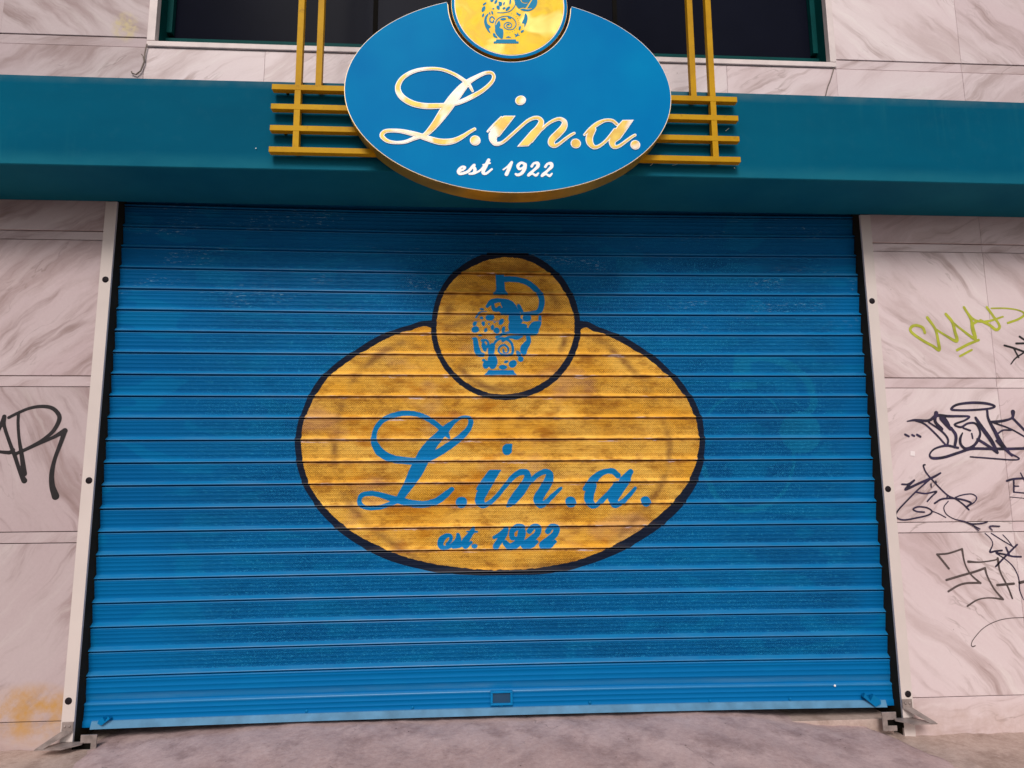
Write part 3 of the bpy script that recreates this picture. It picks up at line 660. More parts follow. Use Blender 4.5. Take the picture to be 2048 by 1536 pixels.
def circ(r, n=128): return [(MX+r*math.cos(t), MZ+r*math.sin(t)) for t in np.linspace(0, 2*math.pi, n, endpoint=False)]
med = bpy.data.objects.new('medallion', None); COL.objects.link(med); med.parent = sgn; med.matrix_parent_inverse = Matrix.Translation(-Vector(sgn.location)); med.location = (MX, 2.96, MZ)
bm = bmesh.new(); prism_xz(bm, circ(0.281), YS+0.001, YS+0.105); obj('medallion_band', bm, BRASS, med)
bm = bmesh.new(); prism_xz(bm, circ(0.280), YS-0.001, YS+0.0006); obj('blue_ring', bm, SIGNB, med)
bm = bmesh.new(); prism_xz(bm, circ(0.266), YS-0.0020, YS-0.0012); obj('cream_rim', bm, CREAM, med)
bm = bmesh.new(); prism_xz(bm, circ(0.2625), YS-0.0030, YS-0.0022); obj('gold_disc', bm, DISC, med)
# lettering of the sign
z7 = ((740, 120), 5.907); z8 = ((1000, 170), 6.827)
def letters(name, sd, label, rim=0.0042, mats=(WHITE, LETTER)):
    o = sdf_mesh(name, lambda X, Z_: sd.ev(X, Z_), sd.bounds(0.006), 0.0018, YS-0.004, mats[0], sgn, YS-0.0006); o['label'] = label
    if mats[1]:
        sdf_mesh('gold_inlay', lambda X, Z_: sd.ev(X, Z_)+rim, sd.bounds(0.004), 0.0018, YS-0.0055, mats[1], o, YS-0.0042)
g = Sdf(*z7, YS, 20)
g.st([(1212, 372, 15), (1170, 300, 22), (1115, 250, 24), (1000, 175, 22), (850, 118, 21), (690, 108, 22), (530, 135, 24), (400, 205, 27), (335, 300, 32), (340, 385, 36), (400, 460, 38), (510, 520, 38), (650, 548, 38), (800, 548, 36), (870, 542, 32), (960, 530, 26), (1070, 500, 28), (1200, 440, 30), (1330, 365, 27), (1430, 275, 24), (1463, 205, 22), (1435, 158, 22), (1360, 160, 23), (1260, 205, 27), (1165, 262, 36), (1085, 340, 52), (985, 465, 64), (885, 605, 62), (785, 745, 48), (700, 845, 36), (640, 895, 26)])
g.st([(640, 893, 26), (520, 932, 24), (420, 970, 22), (310, 980, 20), (205, 960, 24), (142, 900, 28), (180, 848, 26), (280, 838, 24), (400, 850, 28), (560, 890, 34), (680, 930, 36), (800, 965, 40), (900, 972, 40), (1000, 955, 35), (1100, 905, 27), (1180, 852, 22), (1236, 820, 20)])
letters('script_letter', g, 'large capital L with looping strokes')
g = Sdf(*z7, YS); g.dot(1243, 955, 64); letters('full_stop', g, 'dot after the L')
g = Sdf(*z8, YS, 24)
g.pg([(50, 425), (212, 425), (110, 560), (-5, 705), (-100, 745), (-155, 700), (-120, 600), (-40, 510)])
g.st([(-168, 640, 16), (-90, 560, 22), (20, 450, 20)]).st([(-95, 690, 62), (-95, 750, 52), (-60, 805, 34), (10, 800, 25), (80, 755, 24), (170, 675, 24), (270, 585, 24), (370, 500, 25), (450, 460, 27), (520, 455, 30), (562, 500, 38), (540, 570, 48), (470, 670, 55), (410, 750, 55)])
g.pg([(230, 848), (388, 840), (500, 720), (600, 600), (520, 540), (420, 630)])
g.st([(570, 610, 22), (640, 545, 22), (730, 490, 25), (820, 468, 28), (878, 510, 38), (865, 585, 50), (790, 670, 54), (715, 745, 52), (700, 800, 48), (740, 835, 32), (800, 812, 25), (880, 750, 24), (960, 692, 22), (1012, 663, 20)])
letters('script_letter', g, 'joined lowercase i and n')
g = Sdf(*z8, YS); g.el(280, 215, 75, 64, -15); letters('letter_dot', g, 'dot above the i')
g = Sdf(*z8, YS); g.dot(1033, 803, 72); letters('full_stop', g, 'dot between the n and the a')
g = Sdf(*z8, YS, 24)
g.st([(1150, 685, 17), (1230, 610, 30), (1330, 535, 34), (1430, 490, 26), (1530, 492, 26), (1592, 540, 26)]).st([(1270, 610, 45), (1222, 710, 52), (1225, 790, 50), (1275, 850, 34), (1340, 845, 26), (1420, 790, 24), (1490, 720, 27), (1570, 620, 30)])
g.pg([(1670, 483), (1825, 480), (1730, 620), (1640, 745), (1560, 800), (1500, 760), (1545, 650), (1600, 560)])
g.st([(1570, 700, 52), (1530, 780, 50), (1550, 845, 34), (1620, 840, 26), (1720, 770, 24), (1800, 712, 22), (1842, 688, 20)])
letters('script_letter', g, 'lowercase a')
g = Sdf(*z8, YS); g.dot(1845, 822, 70); letters('full_stop', g, 'last dot after the a')
g = Sdf(*z7, YS, 14)
g.st([(1050, 1318), (1105, 1295), (1122, 1272), (1095, 1264), (1060, 1285), (1042, 1320, 17), (1060, 1346), (1110, 1340), (1165, 1315), (1215, 1258), (1232, 1245)])
g.st([(1222, 1262, 18), (1240, 1300, 20), (1222, 1340, 17), (1175, 1348, 13)]).st([(1232, 1345, 12), (1300, 1308, 12), (1345, 1260, 12)])
g.st([(1402, 1185, 20), (1365, 1260, 22), (1335, 1330, 20), (1370, 1345, 15), (1440, 1292, 12)]).st([(1335, 1242, 9), (1418, 1222, 10)])
g.frame(*z8)
g.st([(45, 1160, 11), (105, 1115, 13), (160, 1058, 18)]).st([(160, 1060, 18), (130, 1130, 24), (88, 1222, 26)])
g.st([(345, 1085, 20), (290, 1066, 18), (245, 1105, 22), (262, 1150, 18), (315, 1130, 15), (345, 1085, 20), (335, 1150, 24), (292, 1212, 22), (240, 1232, 20), (215, 1220, 16)])
for dx, dz in ((0, 0), (186, 6)):
    g.st([(432+dx, 1115+dz, 18), (462+dx, 1075+dz, 16), (512+dx, 1072+dz, 24), (515+dx, 1115+dz, 24), (465+dx, 1165+dz, 18), (405+dx, 1218+dz, 22), (388+dx, 1240+dz, 16), (440+dx, 1215+dz, 14), (488+dx, 1238+dz, 18), (522+dx, 1208+dz, 12)])
sdf_mesh('small_lettering', lambda X, Z_: g.ev(X, Z_), g.bounds(0.006), 0.0014, YS-0.003, WHITE, sgn, YS-0.0006)['label'] = 'small white words est 1922'
# emblem on the medallion (lower half as seen, neck and handle of the jug above the frame)
e = Sdf((860, 0), 6.827, YS, 8)
e.pg([(903, 546), (1172, 546), (1176, 570), (1210, 574), (1210, 600), (868, 600), (868, 574), (900, 570)])
e.pg([(945, 290), (905, 340), (888, 400), (892, 450), (930, 505), (990, 535), (1000, 420), (950, 385), (962, 350)], True)
e.pg([(800, 190), (755, 230), (738, 300), (755, 370), (790, 430), (825, 460), (805, 400), (830, 370), (785, 330), (775, 260)], True)
e.st([(895, 400, 6), (890, 330), (920, 270), (980, 235), (1060, 228), (1130, 255), (1170, 310), (1170, 360), (1130, 405), (1070, 410), (1020, 385), (1012, 345), (1045, 315), (1090, 318), (1115, 350), (1095, 385), (1055, 378), (1045, 350)], 5)
e.el(1068, 340, 20, 11); e.el(1000, 268, 40, 16, -5); e.el(1085, 250, 26, 12, 20); e.el(880, 490, 18, 34, -25); e.el(905, 510, 10, 26, -40)
e.pg([(1030, 520), (1070, 500), (1112, 522)]); e.pg([(1145, 465), (1185, 480), (1200, 445), (1205, 480), (1232, 490), (1195, 495), (1165, 518), (1165, 490)])
e.pg([(1180, 170), (1215, 195), (1245, 205), (1212, 232), (1205, 210), (1180, 205)]); e.pg([(1300, 190), (1330, 230), (1325, 300), (1290, 375), (1285, 330), (1255, 320), (1280, 260)], True)
e.el(1225, 390, 14, 30, 15); e.el(1260, 435, 26, 14, -30); e.el(1010, 120, 22, 14, -20); e.el(1062, 125, 40, 18, -45); e.el(930, 110, 22, 30, -30)
e.st([(920, 180, 6), (1000, 180), (1090, 160), (1150, 100), (1170, 40)], 8); e.el(730, 130, 22, 42, 25); e.el(725, 215, 14, 26, 20); e.el(850, 180, 12, 26, -20); e.el(815, 190, 9, 20, -15); e.el(745, 60, 30, 12, -35)
e.st([(880, 265, 9), (850, 235), (820, 255), (822, 300), (855, 315)], 9); e.el(865, 300, 10, 24, 20); e.el(865, 125, 14, 10); e.el(955, 45, 24, 12, 30); e.el(1010, 55, 10, 24, 20); e.el(1095, 30, 12, 40, 10); e.el(900, 30, 16, 34, 30)
for k in range(14): a = rad(-80+k*13); e.dot(1050+165*math.cos(a), 330+135*math.sin(a)-12, 4.5)
e.dot(1310, 20, 164)
# upper part follows the painted emblem
s_ = 0.80
def up_(x, y): return (1085+(x-700)*1.25, -60+(y-640)*1.22)
for cx, cy, rx, ry, an in ((700, 540, 110, 60, 0), (580, 655, 30, 26, 0), (510, 690, 20, 28, 20), (480, 600, 40, 12, -40), (600, 740, 20, 26, 10), (840, 690, 90, 70, 0)):
    x, y = up_(cx, cy); e.el(x, y, rx*1.25, ry*1.22, an)
e.pg([up_(*p) for p in ((630, 240), (710, 240), (720, 380), (755, 430), (598, 430), (635, 380))])
e.st([(*up_(*p), 30) for p in ((700, 285), (800, 285), (920, 312), (1020, 380), (1065, 450), (1070, 530), (1035, 592), (900, 610))])
L_ = Sdf((860, 0), 6.827, YS, 8)
L_.st([(1225, 130, 9), (1270, 118), (1330, 128), (1385, 122, 6)]).st([(1310, 125, 10), (1345, 70), (1385, 5, 8), (1400, -40)]).st([(1238, -10, 6), (1250, 28), (1285, 48), (1330, 46)])
R_DISC = lambda X, Z_: np.hypot(X-MX, Z_-MZ)-0.258
sdf_mesh('jug_emblem', lambda X, Z_: np.maximum(np.maximum(e.ev(X, Z_), -L_.ev(X, Z_)), R_DISC(X, Z_)), (MX-0.26, MX+0.26, MZ-0.26, MZ+0.26), 0.0017, YS-0.0042, EMB, med)['label'] = 'blue jug emblem made of leaves, spirals and drops'

# ---------------------------------------------------------------- roller shutter
YD = 3.465; PITCH = 0.115; ZK0 = 2.711; SX0, SX1 = -1.886, 2.175
sh = thing('roller_shutter', 'wide closed blue slatted roller shutter with a gold oval logo painted on it', 'roller shutter', (0.14, YD, 0.05))
# slat profile: t from the top of the slat (0) to the bottom (1), o = outward offset
PROF = [(0.0, -0.016), (0.010, -0.014), (0.013, 0.0075), (0.036, 0.0085), (0.050, 0.0070)]
for _t in (0.10, 0.22, 0.40, 0.58):                  # body leans back towards its foot and carries four fine ribs
    _o = 0.0068-0.0128*(_t-0.06)/0.72
    PROF += [(_t, _o), (_t+0.018, _o+0.0011), (_t+0.036, _o-0.0007)]
PROF += [(0.76, -0.0062), (0.780, -0.0050), (0.790, -0.0035), (0.895, 0.0125), (0.925, 0.0150), (0.938, 0.0140), (0.943, -0.016)]
SOLID = [(0.0, -0.014), (0.010, -0.012), (0.015, 0.010), (0.05, 0.012), (0.09, 0.008), (0.16, 0.007), (0.18, 0.0085), (0.20, 0.006), (0.40, 0.005), (0.42, 0.007), (0.44, 0.005), (0.62, 0.004), (0.64, 0.006), (0.66, 0.003), (0.82, 0.0005), (0.90, -0.002), (0.965, -0.004)]
def bow(x, z): return 0.013*(1-((x-0.14)/1.97)**2)*(1.40-z)/1.36
rows = []                                           # (z, offset, perf, lip, hook, solid)
for k in range(-2, 22):
    z0 = ZK0-k*PITCH; pr = SOLID if k in (-99,) or k >= 21 else PROF
    for t, o_ in pr:
        pf = 1.0 if (0.08 < t < 0.785 and 1 <= k <= 20) else 0.0
        if k in (1,): pf *= 0.5
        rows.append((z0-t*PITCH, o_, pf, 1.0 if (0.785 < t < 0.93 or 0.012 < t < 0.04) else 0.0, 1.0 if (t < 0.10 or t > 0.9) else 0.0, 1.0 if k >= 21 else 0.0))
# bottom rail
zr = ZK0-22*PITCH
for t, o_ in ((0.0, -0.004), (0.004, 0.011), (0.010, 0.013), (0.016, 0.008), (0.034, 0.008), (0.036, 0.0105), (0.038, 0.008), (0.058, 0.008), (0.060, 0.0105), (0.062, 0.008), (0.080, 0.009), (0.084, 0.014), (0.112, 0.0145)):
    rows.append((zr-t, o_, 0, 1.0 if 0.003 < t < 0.012 else 0, 0, 1.0))
rows = np.array(rows)
ghost = Sdf((1380, 690), 4.39, YD, 12)
ghost.pg([(385, 75), (515, 75), (545, 265), (380, 265)]).pg([(350, 325), (580, 325), (600, 385), (340, 385)])
ghost.st([(500, 130, 26), (640, 118, 24), (800, 150, 34), (930, 220, 40), (1040, 330, 34), (1075, 430, 34), (1080, 540, 32), (1000, 610, 24), (880, 640, 10)]).dot(970, 765, 180)
ghost.st([(160, 610, 12), (250, 505), (400, 440, 8), (560, 430), (700, 480), (790, 590)]).st([(915, 930, 14), (900, 1100), (840, 1260), (740, 1370), (600, 1430, 24), (480, 1450), (340, 1420), (240, 1340), (170, 1220), (120, 1080)])
def grid_mesh(name, cols_of_row, R, y_extra, attrs_fn, mat, parent):
    V = []; n = None
    X = []; Zv = []; Yv = []
    for r in R:
        xs_ = cols_of_row(r[0]); n = len(xs_); z = r[0]+bow(xs_, r[0]); X.append(xs_); Zv.append(z); Yv.append(np.full(n, YD-r[1]-y_extra)+0.0015*np.sin(xs_*2.1+r[0]*3))
    X = np.array(X); Zv = np.array(Zv); Yv = np.array(Yv); m = len(R)
    verts = np.stack([X.ravel(), Yv.ravel(), Zv.ravel()], 1)
    i = np.arange(m-1)[:, None]*n+np.arange(n-1)[None, :]
    faces = np.stack([i, i+n, i+n+1, i+1], -1).reshape(-1, 4)
    me = bpy.data.meshes.new(name); me.vertices.add(len(verts)); me.vertices.foreach_set('co', verts.ravel().astype(np.float32))
    me.loops.add(len(faces)*4); me.loops.foreach_set('vertex_index', faces.ravel().astype(np.int32))
    me.polygons.add(len(faces)); me.polygons.foreach_set('loop_start', np.arange(0, len(faces)*4, 4, dtype=np.int32)); me.update(calc_edges=True); me.validate()
    for nm, arr in attrs_fn(X, Zv).items():
        a = me.attributes.new(nm, 'FLOAT', 'POINT'); a.data.foreach_set('value', arr.ravel().astype(np.float32))
    return link(name, me, mat, parent)
cols = np.concatenate([np.linspace(SX0, 1.15, 30), np.arange(1.156, 1.90, 0.006), np.linspace(1.91, SX1, 4)])
def at_curtain(X, Zv):
    one = np.ones(X.shape[1])[None, :]; ex = np.clip((X-SX0-0.22)/0.35, 0, 1)*np.clip((SX1-0.08-X)/0.12, 0, 1)
    return {'perf': rows[:, 2:3]*one*ex, 'lip': rows[:, 3:4]*one, 'hook': rows[:, 4:5]*one, 'solid': rows[:, 5:6]*one, 'ghost': ghost.ev(X, Zv)}
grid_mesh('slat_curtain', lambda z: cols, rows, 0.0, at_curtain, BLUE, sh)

# the mural, one painted sheet that follows the slats
ZO = ((560, 480), 2.194)
mo = Sdf(*ZO, YD)
EO = [(668, 362), (560, 376), (480, 402), (400, 440), (320, 490), (220, 562), (150, 640), (110, 720), (80, 800), (66, 880), (72, 970), (95, 1060), (138, 1140), (200, 1222), (290, 1302), (400, 1370), (520, 1420), (680, 1456), (850, 1470), (1000, 1472), (1150, 1465), (1300, 1440), (1440, 1392), (1560, 1332), (1680, 1250), (1762, 1170), (1822, 1080), (1856, 980), (1864, 880), (1850, 780), (1812, 695), (1760, 622), (1680, 542), (1600, 480), (1500, 422), (1400, 382), (1318, 364)]
EI = [(662, 382), (560, 397), (480, 425), (400, 467), (320, 517), (230, 582), (170, 655), (128, 730), (100, 800), (90, 880), (95, 960), (120, 1060), (165, 1140), (240, 1222), (330, 1292), (430, 1345), (540, 1390), (680, 1426), (850, 1447), (1000, 1450), (1150, 1440), (1300, 1410), (1430, 1360), (1550, 1295), (1660, 1215), (1740, 1135), (1795, 1060), (1830, 970), (1842, 880), (1828, 790), (1790, 702), (1730, 620), (1650, 545), (1560, 482), (1460, 427), (1380, 397), (1322, 388)]
def wpoly(L, closed=True):
    P = np.array([mo.w(*p) for p in L]); return spline(np.vstack([P]), True)[:-1] if closed else P
def wcirc(cx, cy, rx, ry, wob=0.0): return np.array([mo.w(cx+(rx+wob*math.sin(5*t+1))*math.cos(t), cy+(ry+wob*math.sin(4*t))*math.sin(t)) for t in np.linspace(0, 2*math.pi, 90, endpoint=False)])
PO, PI_ = wpoly(EO+[(1200, 500), (990, 560), (780, 500)]), wpoly(EI+[(1200, 520), (990, 560), (780, 520)])
CO, CI = wcirc(990, 374, 326, 326, 1.5), wcirc(988, 377, 306, 303, 2.5)
RING = [wcirc(965, 900, 735, 560, 12), wcirc(985, 390, 262, 262, 8)]
def xr(P, z):
    xs_ = []
    for a, b in zip(P, np.roll(P, -1, 0)):
        if (a[1] > z) != (b[1] > z): xs_.append(a[0]+(z-a[1])/(b[1]-a[1])*(b[0]-a[0]))
    return (min(xs_), max(xs_)) if len(xs_) >= 2 else None
def ext(z):
    r = [q for q in (xr(PO, z), xr(CO, z)) if q]
    return (min(q[0] for q in r), max(q[1] for q in r)) if r else None
R2 = []
for a, b in zip(rows[:-1], rows[1:]):
    n = max(1, int(math.ceil(abs(a[0]-b[0])/0.0042)))
    for i in range(n): R2.append(a+(b-a)*i/n)
R2 = np.array(R2); R2 = R2[[ext(r[0]+0.004) is not None and ext(r[0]+bow(0.2, r[0])) is not None for r in R2]]
NX = 520
def mcols(z):
    e_ = ext(z+float(bow(0.2, z))); c = (e_[0]+e_[1])/2
    e0 = ext(z+float(bow(e_[0], z))) or e_; e1 = ext(z+float(bow(e_[1], z))) or e_
    return np.linspace(e0[0], e1[1], NX)
pb = Sdf((690, 800), 6.4, YD, 30)                    # the big L
pb.st([(1335, 488, 14), (1290, 430, 34), (1215, 350, 32), (1105, 270, 32), (990, 205, 32), (850, 172, 33), (700, 178, 34), (560, 220, 33), (450, 295, 30), (388, 390, 30), (372, 480, 34), (390, 580, 44), (465, 680, 52), (600, 748, 46), (780, 778, 44), (950, 778, 42), (1085, 735, 46), (1250, 640, 46), (1400, 540, 44), (1530, 430, 38), (1602, 330, 32), (1605, 255, 28), (1555, 215, 18), (1470, 235, 20), (1380, 292, 30), (1290, 375, 50), (1200, 470, 60), (1100, 580, 72), (1020, 700, 82), (955, 830, 84), (880, 970, 78), (800, 1110, 58), (725, 1220, 48), (700, 1275, 45)])
pb.st([(700, 1275, 34), (590, 1325, 27), (450, 1372, 26), (300, 1380, 26), (205, 1345, 28), (182, 1280, 28), (225, 1215, 30), (330, 1195, 30), (450, 1215, 32), (600, 1262, 38), (750, 1298, 40), (900, 1332, 42), (1040, 1332, 38), (1180, 1290, 42), (1290, 1210, 38), (1370, 1140, 28)])
pb.dot(1490, 1310, 68)
pb.frame((940, 860), 5.389)
pb.pg([(215, 430), (338, 430), (260, 560), (155, 750), (120, 800), (62, 790), (58, 720), (110, 590)])
pb.st([(78, 635, 13), (140, 560, 24), (215, 455, 22)]).st([(112, 700, 46), (106, 770, 48), (150, 812, 30), (230, 770, 24), (310, 690, 24), (390, 590, 24), (460, 510, 28), (530, 460, 30), (600, 455, 32), (622, 505, 36), (590, 590, 46), (520, 690, 50), (450, 775, 38), (400, 822, 12)])
pb.st([(640, 570, 20), (720, 490, 27), (810, 448, 28), (858, 480, 38), (838, 560, 48), (780, 660, 48), (735, 745, 50), (760, 805, 36), (820, 778, 26), (900, 700, 24), (978, 628, 16)]).dot(1085, 775, 56)
pb.el(400, 212, 54, 60).pg([(385, 150), (455, 150), (452, 240), (420, 270), (370, 270)])
pb.st([(1232, 635, 20), (1300, 565, 40), (1380, 490, 36), (1460, 448, 28), (1540, 445, 30), (1595, 490, 30)]).st([(1315, 600, 46), (1285, 700, 50), (1290, 775, 46), (1340, 818, 27), (1420, 758, 26), (1500, 680, 28), (1580, 590, 38)])
pb.st([(1730, 450, 30), (1670, 540, 50), (1600, 640, 56), (1545, 735, 54), (1560, 805, 34), (1640, 775, 24), (1720, 700, 22), (1780, 625, 17)]).dot(1893, 770, 52)
pb.frame((850, 1020), 6.827)
pb.st([(300, 470, 20), (350, 410, 22), (350, 355, 24), (290, 350, 30), (225, 410, 42), (210, 480, 36), (260, 515, 26), (350, 490, 24), (420, 420, 20), (455, 335, 20)])
pb.st([(450, 335, 24), (465, 410, 30), (440, 480, 32), (385, 500, 22)]).st([(430, 500, 20), (500, 480, 20), (560, 400, 20)]).st([(662, 235, 16), (645, 290, 32), (590, 370, 38), (540, 450, 46), (560, 498, 26), (630, 445, 20)]).st([(570, 292, 10), (710, 296, 14)]).el(675, 495, 44, 30)
pb.st([(942, 378, 22), (1020, 330, 26), (1110, 245, 24)]).st([(1115, 245, 24), (1085, 330, 40), (1020, 420, 42), (968, 495, 40)])
pb.st([(1320, 235, 42), (1245, 235, 40), (1185, 300, 36), (1195, 380, 34), (1270, 375, 16), (1320, 300, 50), (1300, 400, 50), (1235, 475, 48), (1155, 500, 44), (1095, 450, 36)])
for dx in (0, 248):
    pb.st([(1425+dx, 290, 36), (1475+dx, 228, 38), (1545+dx, 245, 42), (1525+dx, 330, 42), (1440+dx, 405, 42), (1350+dx, 482, 42), (1450+dx, 485, 32), (1525+dx, 435, 26)])
pb.frame((860, 500), 4.8)
pb.pg([(628, 240), (712, 240), (720, 380), (755, 432), (598, 432), (635, 380)]).st([(700, 282, 30), (800, 282, 26), (920, 308, 26), (1020, 378, 27), (1066, 450, 28), (1070, 530, 28), (1040, 590, 26), (960, 605, 18), (880, 612, 14)])
pb.st([(548, 540, 16), (600, 495, 24), (690, 485, 18), (770, 510, 26), (810, 570, 34), (830, 640, 40), (800, 720, 45)]).st([(600, 510, 16), (610, 560, 20), (645, 575, 22), (670, 545, 12)]).st([(700, 510, 22), (740, 570, 30), (760, 600, 30)]).el(750, 540, 45, 34)
pb.el(498, 566, 22, 12, 10).st([(440, 650, 8), (480, 600, 9), (540, 590, 7)]).st([(850, 535, 18), (868, 570, 20), (890, 610, 16)])
for q in ((575, 650, 44, 32, -8), (495, 655, 18, 14, 0), (430, 705, 18, 28, 25), (512, 705, 16, 26, -10), (435, 765, 38, 34, -20), (535, 770, 16, 24, 25), (600, 742, 18, 26, 10), (565, 712, 9, 12, 0), (622, 688, 12, 14, 0), (685, 690, 22, 34, 35), (640, 775, 30, 34, -10), (705, 765, 18, 34, 10),
          (480, 820, 24, 12, 0), (425, 855, 26, 14, 10), (930, 655, 44, 36, 0), (885, 730, 50, 24, 0), (1005, 735, 65, 46, -35), (800, 660, 50, 50, 0), (850, 680, 40, 30, 0), (960, 800, 70, 20, -10), (1055, 680, 16, 60, 0), (700, 1125, 42, 22, 0), (795, 1095, 42, 34, -30), (730, 1075, 22, 14, -20), (870, 1050, 28, 26, -30),
          (850, 1000, 22, 40, -20), (900, 775, 120, 34, 4), (1000, 780, 50, 40, -30), (785, 735, 34, 60, 0), (720, 590, 60, 40, 10), (515, 1060, 18, 14, 0), (600, 1070, 48, 75, 0), (540, 1100, 34, 40, 20), (520, 930, 24, 50, -15), (590, 960, 34, 70, 10)): pb.el(*q)
pb.st([(640, 840, 14), (720, 800, 14), (820, 790, 20), (930, 800, 20)]).st([(435, 860, 22), (445, 930, 26), (465, 990, 30), (505, 1010, 20)]).st([(500, 870, 14), (545, 870, 12), (560, 910, 12), (520, 950, 14)])
pb.st([(600, 930, 12), (640, 870, 12), (700, 850, 12), (770, 880, 14), (795, 940, 12), (785, 1000, 12), (720, 1015, 10), (665, 985, 10), (665, 935, 10), (710, 912, 10), (750, 940, 10), (745, 985, 8), (710, 985, 10), (705, 955, 8)])
pb.st([(940, 830, 20), (945, 880, 24), (905, 940, 36), (900, 985, 28)]).st([(700, 870, 18), (760, 840, 14), (830, 840, 24), (880, 830, 10)]).pg([(560, 1152), (800, 1152), (832, 1205), (520, 1205)])
def at_mural(X, Zv):
    dg = np.minimum(np.where(poly_sd(CO, X, Zv) < 0, 9.0, poly_sd(PI_, X, Zv)), 9.0)
    dci = poly_sd(CI, X, Zv); dpi = poly_sd(PI_, X, Zv); dco = poly_sd(CO, X, Zv)
    d_outer = np.maximum(dpi, -dco)                  # gold of the oval, outside the black circle
    dgold = np.clip(np.minimum(dci, d_outer), -0.05, 0.05)
    ring = np.minimum(np.abs(poly_sd(RING[0], X, Zv)), np.where(dci < 0, np.abs(poly_sd(RING[1], X, Zv)), 9))
    one = np.ones(X.shape[1])[None, :]
    return {'perf': R2[:, 2:3]*one, 'lip': R2[:, 3:4]*one, 'hook': R2[:, 4:5]*one, 'dblue': pb.ev(X, Zv), 'dgold': dgold, 'dring': np.clip(ring, 0, 0.2)}
mu = grid_mesh('painted_logo', mcols, R2, 0.0007, at_mural, MURAL, sh)
mu['label'] = 'gold oval and circle painted with a jug, L.in.a. and est. 1922, outlined in black'
# bottom edge strip, finger slot, rivets, end latches
bm = bmesh.new(); zb = zr-0.112
n = 40; xx = np.linspace(SX0+0.045, SX1-0.045, n); pts = [(x, zb+bow(x, zb)) for x in xx]
for (a, za), (b, zb_) in zip(pts[:-1], pts[1:]):
    v = [bm.verts.new(p) for p in ((a, YD-0.030, za-0.004), (b, YD-0.030, zb_-0.004), (b, YD-0.019, zb_+0.027), (a, YD-0.019, za+0.027), (a, YD-0.013, za+0.029), (b, YD-0.013, zb_+0.029), (a, YD+0.015, za-0.005), (b, YD+0.015, zb_-0.005))]
    bm.faces.new((v[0], v[1], v[2], v[3])); bm.faces.new((v[3], v[2], v[5], v[4])); bm.faces.new((v[6], v[7], v[1], v[0]))
bmesh.ops.remove_doubles(bm, verts=bm.verts, dist=1e-5); obj('bottom_rail', bm, RAIL, sh)
hx, hz = at(1003, 1395, YD-0.012)
bm = bmesh.new(); w_, h_ = 0.056, 0.034
box(bm, hx-w_, hx+w_, YD-0.026, YD-0.009, hz+h_-0.010, hz+h_, 0.003); box(bm, hx-w_, hx+w_, YD-0.026, YD-0.009, hz-h_, hz-h_+0.010, 0.003)
box(bm, hx-w_, hx-w_+0.012, YD-0.025, YD-0.009, hz-h_+0.0105, hz+h_-0.0105, 0.002); box(bm, hx+w_-0.012, hx+w_, YD-0.025, YD-0.009, hz-h_+0.0105, hz+h_-0.0105, 0.002)
slot = obj('finger_slot', bm, LATCH, sh)
bm = bmesh.new(); box(bm, hx-w_+0.012, hx+w_-0.012, YD-0.0165, YD-0.0150, hz-h_+0.010, hz+h_-0.010); obj('slot_recess', bm, simple('slot_shadow_blue', (0.002, 0.045, 0.11), 0.6), slot)
for px, py in ((613, 1422), (825, 1415), (1003, 1411), (1180, 1405), (1420, 1402), (1580, 1398)):
    x, z = at(px, py, YD-0.012); bm = bmesh.new(); cyl_y(bm, x, z, 0.0075, YD-0.017, YD-0.008, 14, 0.004); obj('rivet', bm, LATCH, sh, True)
x, z = at(1671, 1372, YD-0.02); bm = bmesh.new(); cyl_y(bm, x, z, 0.006, YD-0.018, YD-0.006, 12, 0.004); obj('rivet', bm, WHITE, sh, True)['label'] = 'bright bare rivet'

# ---------------------------------------------------------------- guide rails
YJ = 3.385
def rail(label, x0, x1, side, z0, caps):
    t = thing('guide_rail', label, 'guide rail', ((x0+x1)/2, YJ, z0), 'guide rails of the shutter')
    bm = bmesh.new(); box(bm, x0, x1, YJ, YJ+0.014, z0, 2.709, 0.0015); 
    obj('front_plate', bm, IVORY, t)
    i0, i1 = (x1-0.004, x1) if side < 0 else (x0, x0+0.004)
    bm = bmesh.new(); box(bm, i0, i1, YJ+0.0145, YJ+0.13, z0+0.002, 2.85); obj('inner_cheek', bm, OLIVE, t)
    j0, j1 = (x1-0.03, x1+0.050) if side < 0 else (x0-0.050, x0+0.03)
    k0, k1 = (x1-0.03, x1+0.046) if side < 0 else (x0-0.046, x0+0.03)
    bm = bmesh.new(); box(bm, min(x0, j0) if side > 99 else (x0+0.004 if side < 0 else x0+0.0045), x1-0.0045 if side < 0 else x1-0.004, YJ+0.015, YJ+0.12, z0+0.002, 2.85)
    obj('channel', bm, DARK, t)
    for px, py in caps:
        x, z = at(px, py, YJ); bm = bmesh.new(); cyl_y(bm, x, z, 0.0165, YJ-0.005, YJ+0.002, 28, 0.004); obj('screw_cap', bm, CAP, t, True)
    return t
rail('ivory guide rail on the left side of the blue shutter, with three dark caps', -1.947, -1.888, -1, 0.02, ((211, 559), (178, 961), (137, 1402)))
rail('ivory guide rail on the right side of the blue shutter, with three dark caps', 2.177, 2.236, 1, -0.062, ((1744, 602), (1776, 978), (1816, 1388)))

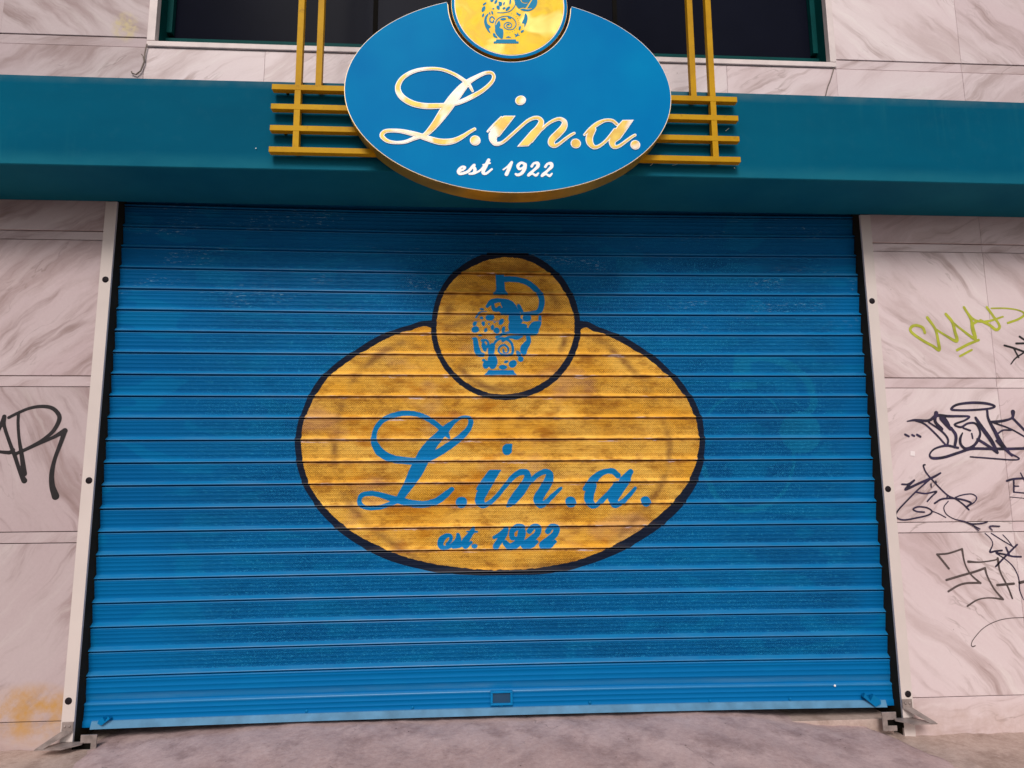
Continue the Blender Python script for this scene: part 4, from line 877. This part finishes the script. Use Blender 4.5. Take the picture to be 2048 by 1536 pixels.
# ---------------------------------------------------------------- floor locks at both ends
def lock(label, x, s, z, zh):
    """x = middle of the guide rail, s = +1 when the wall lies to the right"""
    t = thing('shutter_lock', label, 'lock', (x, YJ, z), 'locks at the bottom corners of the shutter')
    def q(a, b): return (min(x+s*a, x+s*b), max(x+s*a, x+s*b))
    bm = bmesh.new(); a, b = q(-0.030, 0.022); box(bm, a, b, YJ-0.005, YJ-0.0005, z+0.050, z+0.092, 0.0015); obj('mounting_plate', bm, STEEL, t)
    for dx in (-0.014, 0.008):
        bm = bmesh.new(); cyl_y(bm, x+s*dx, z+0.073, 0.0065, YJ-0.010, YJ-0.004, 14, 0.004); obj('rivet', bm, STEEL, t, True)
    bm = bmesh.new()                                   # horizontal shelf plate
    def plate(pts, z0, z1):
        A_ = [bm.verts.new((x+s*u, YJ-v, z0)) for u, v in pts]; B_ = [bm.verts.new((x+s*u, YJ-v, z1)) for u, v in pts]
        bm.faces.new(A_); bm.faces.new(B_)
        for i in range(len(pts)): j = (i+1) % len(pts); bm.faces.new((A_[i], A_[j], B_[j], B_[i]))
    plate([(-0.085, 0.002), (-0.090, 0.030), (-0.030, 0.085), (0.090, 0.085), (0.078, 0.070), (0.020, 0.002)], z-0.002, z+0.003)
    bmesh.ops.recalc_face_normals(bm, faces=bm.faces[:]); obj('shelf_plate', bm, STEEL, t)
    bm = bmesh.new()                                   # folded gusset from the mounting plate to the shelf's front corner
    P = [(-0.030, 0.006, 0.052), (0.020, 0.006, 0.052), (0.086, 0.080, 0.006), (0.052, 0.082, 0.006)]
    for th in (0, 0.003): pass
    A_ = [bm.verts.new((x+s*u, YJ-v, z+w)) for u, v, w in P]; B_ = [bm.verts.new((x+s*u, YJ-v-0.003, z+w-0.002)) for u, v, w in P]
    bm.faces.new(A_); bm.faces.new(B_)
    for i in range(4): j = (i+1) % 4; bm.faces.new((A_[i], A_[j], B_[j], B_[i]))
    bmesh.ops.recalc_face_normals(bm, faces=bm.faces[:]); obj('gusset', bm, STEEL, t)
    bm = bmesh.new()                                   # hasp with its slot, on the shutter side
    h0, h1 = q(-0.125, -0.080)
    a, b = q(-0.146, -0.120); box(bm, a, b, YJ-0.012, YJ-0.006, z-0.055, z+0.035, 0.001)
    a, b = q(-0.1198, -0.072); box(bm, a, b, YJ-0.0115, YJ-0.006, z-0.002, z+0.035, 0.001); box(bm, a, b, YJ-0.0115, YJ-0.006, z-0.055, z-0.030, 0.001)
    obj('hasp', bm, STEEL, t)
    bm = bmesh.new(); a, b = q(-0.122, -0.074); box(bm, a, b, YJ-0.004, YJ+0.02, z-0.032, z+0.010); a, b = q(-0.071, -0.030); box(bm, a, b, YJ-0.002, YJ+0.05, z-0.045, z-0.004); obj('lock_barrel', bm, DARK, t)
    bm = bmesh.new(); 
    P = [(-0.205, 0.048), (-0.145, 0.000), (-0.115, 0.012), (-0.115, 0.030), (-0.150, 0.060), (-0.170, 0.030), (-0.195, 0.066)]
    prism_xz(bm, [(x+s*(u if s > 0 else (u+0.12)*0.6-0.12), zh+(w if s > 0 else w*0.6)) for u, w in P], YD-0.040, YD-0.020); obj('latch_hook', bm, LATCH, t)
lock('steel floor lock bracket at the foot of the left guide rail', -1.918, -1, 0.028, 0.085)
lock('steel floor lock bracket at the foot of the right guide rail', 2.206, 1, 0.028, 0.072)
# thin wire drooping at the top left of the shutter
bm = bmesh.new(); P = [(248, 391), (262, 395), (290, 397), (315, 396), (330, 393)]
tube(bm, [(at(x, y, 3.42)[0], 3.42, at(x, y, 3.42)[1]) for x, y in P], 0.0014); o = obj('cable', bm, WIREP); tag(o, 'thin pale wire drooping under the fascia at the top left corner of the shutter', 'cable', 'loose cables')
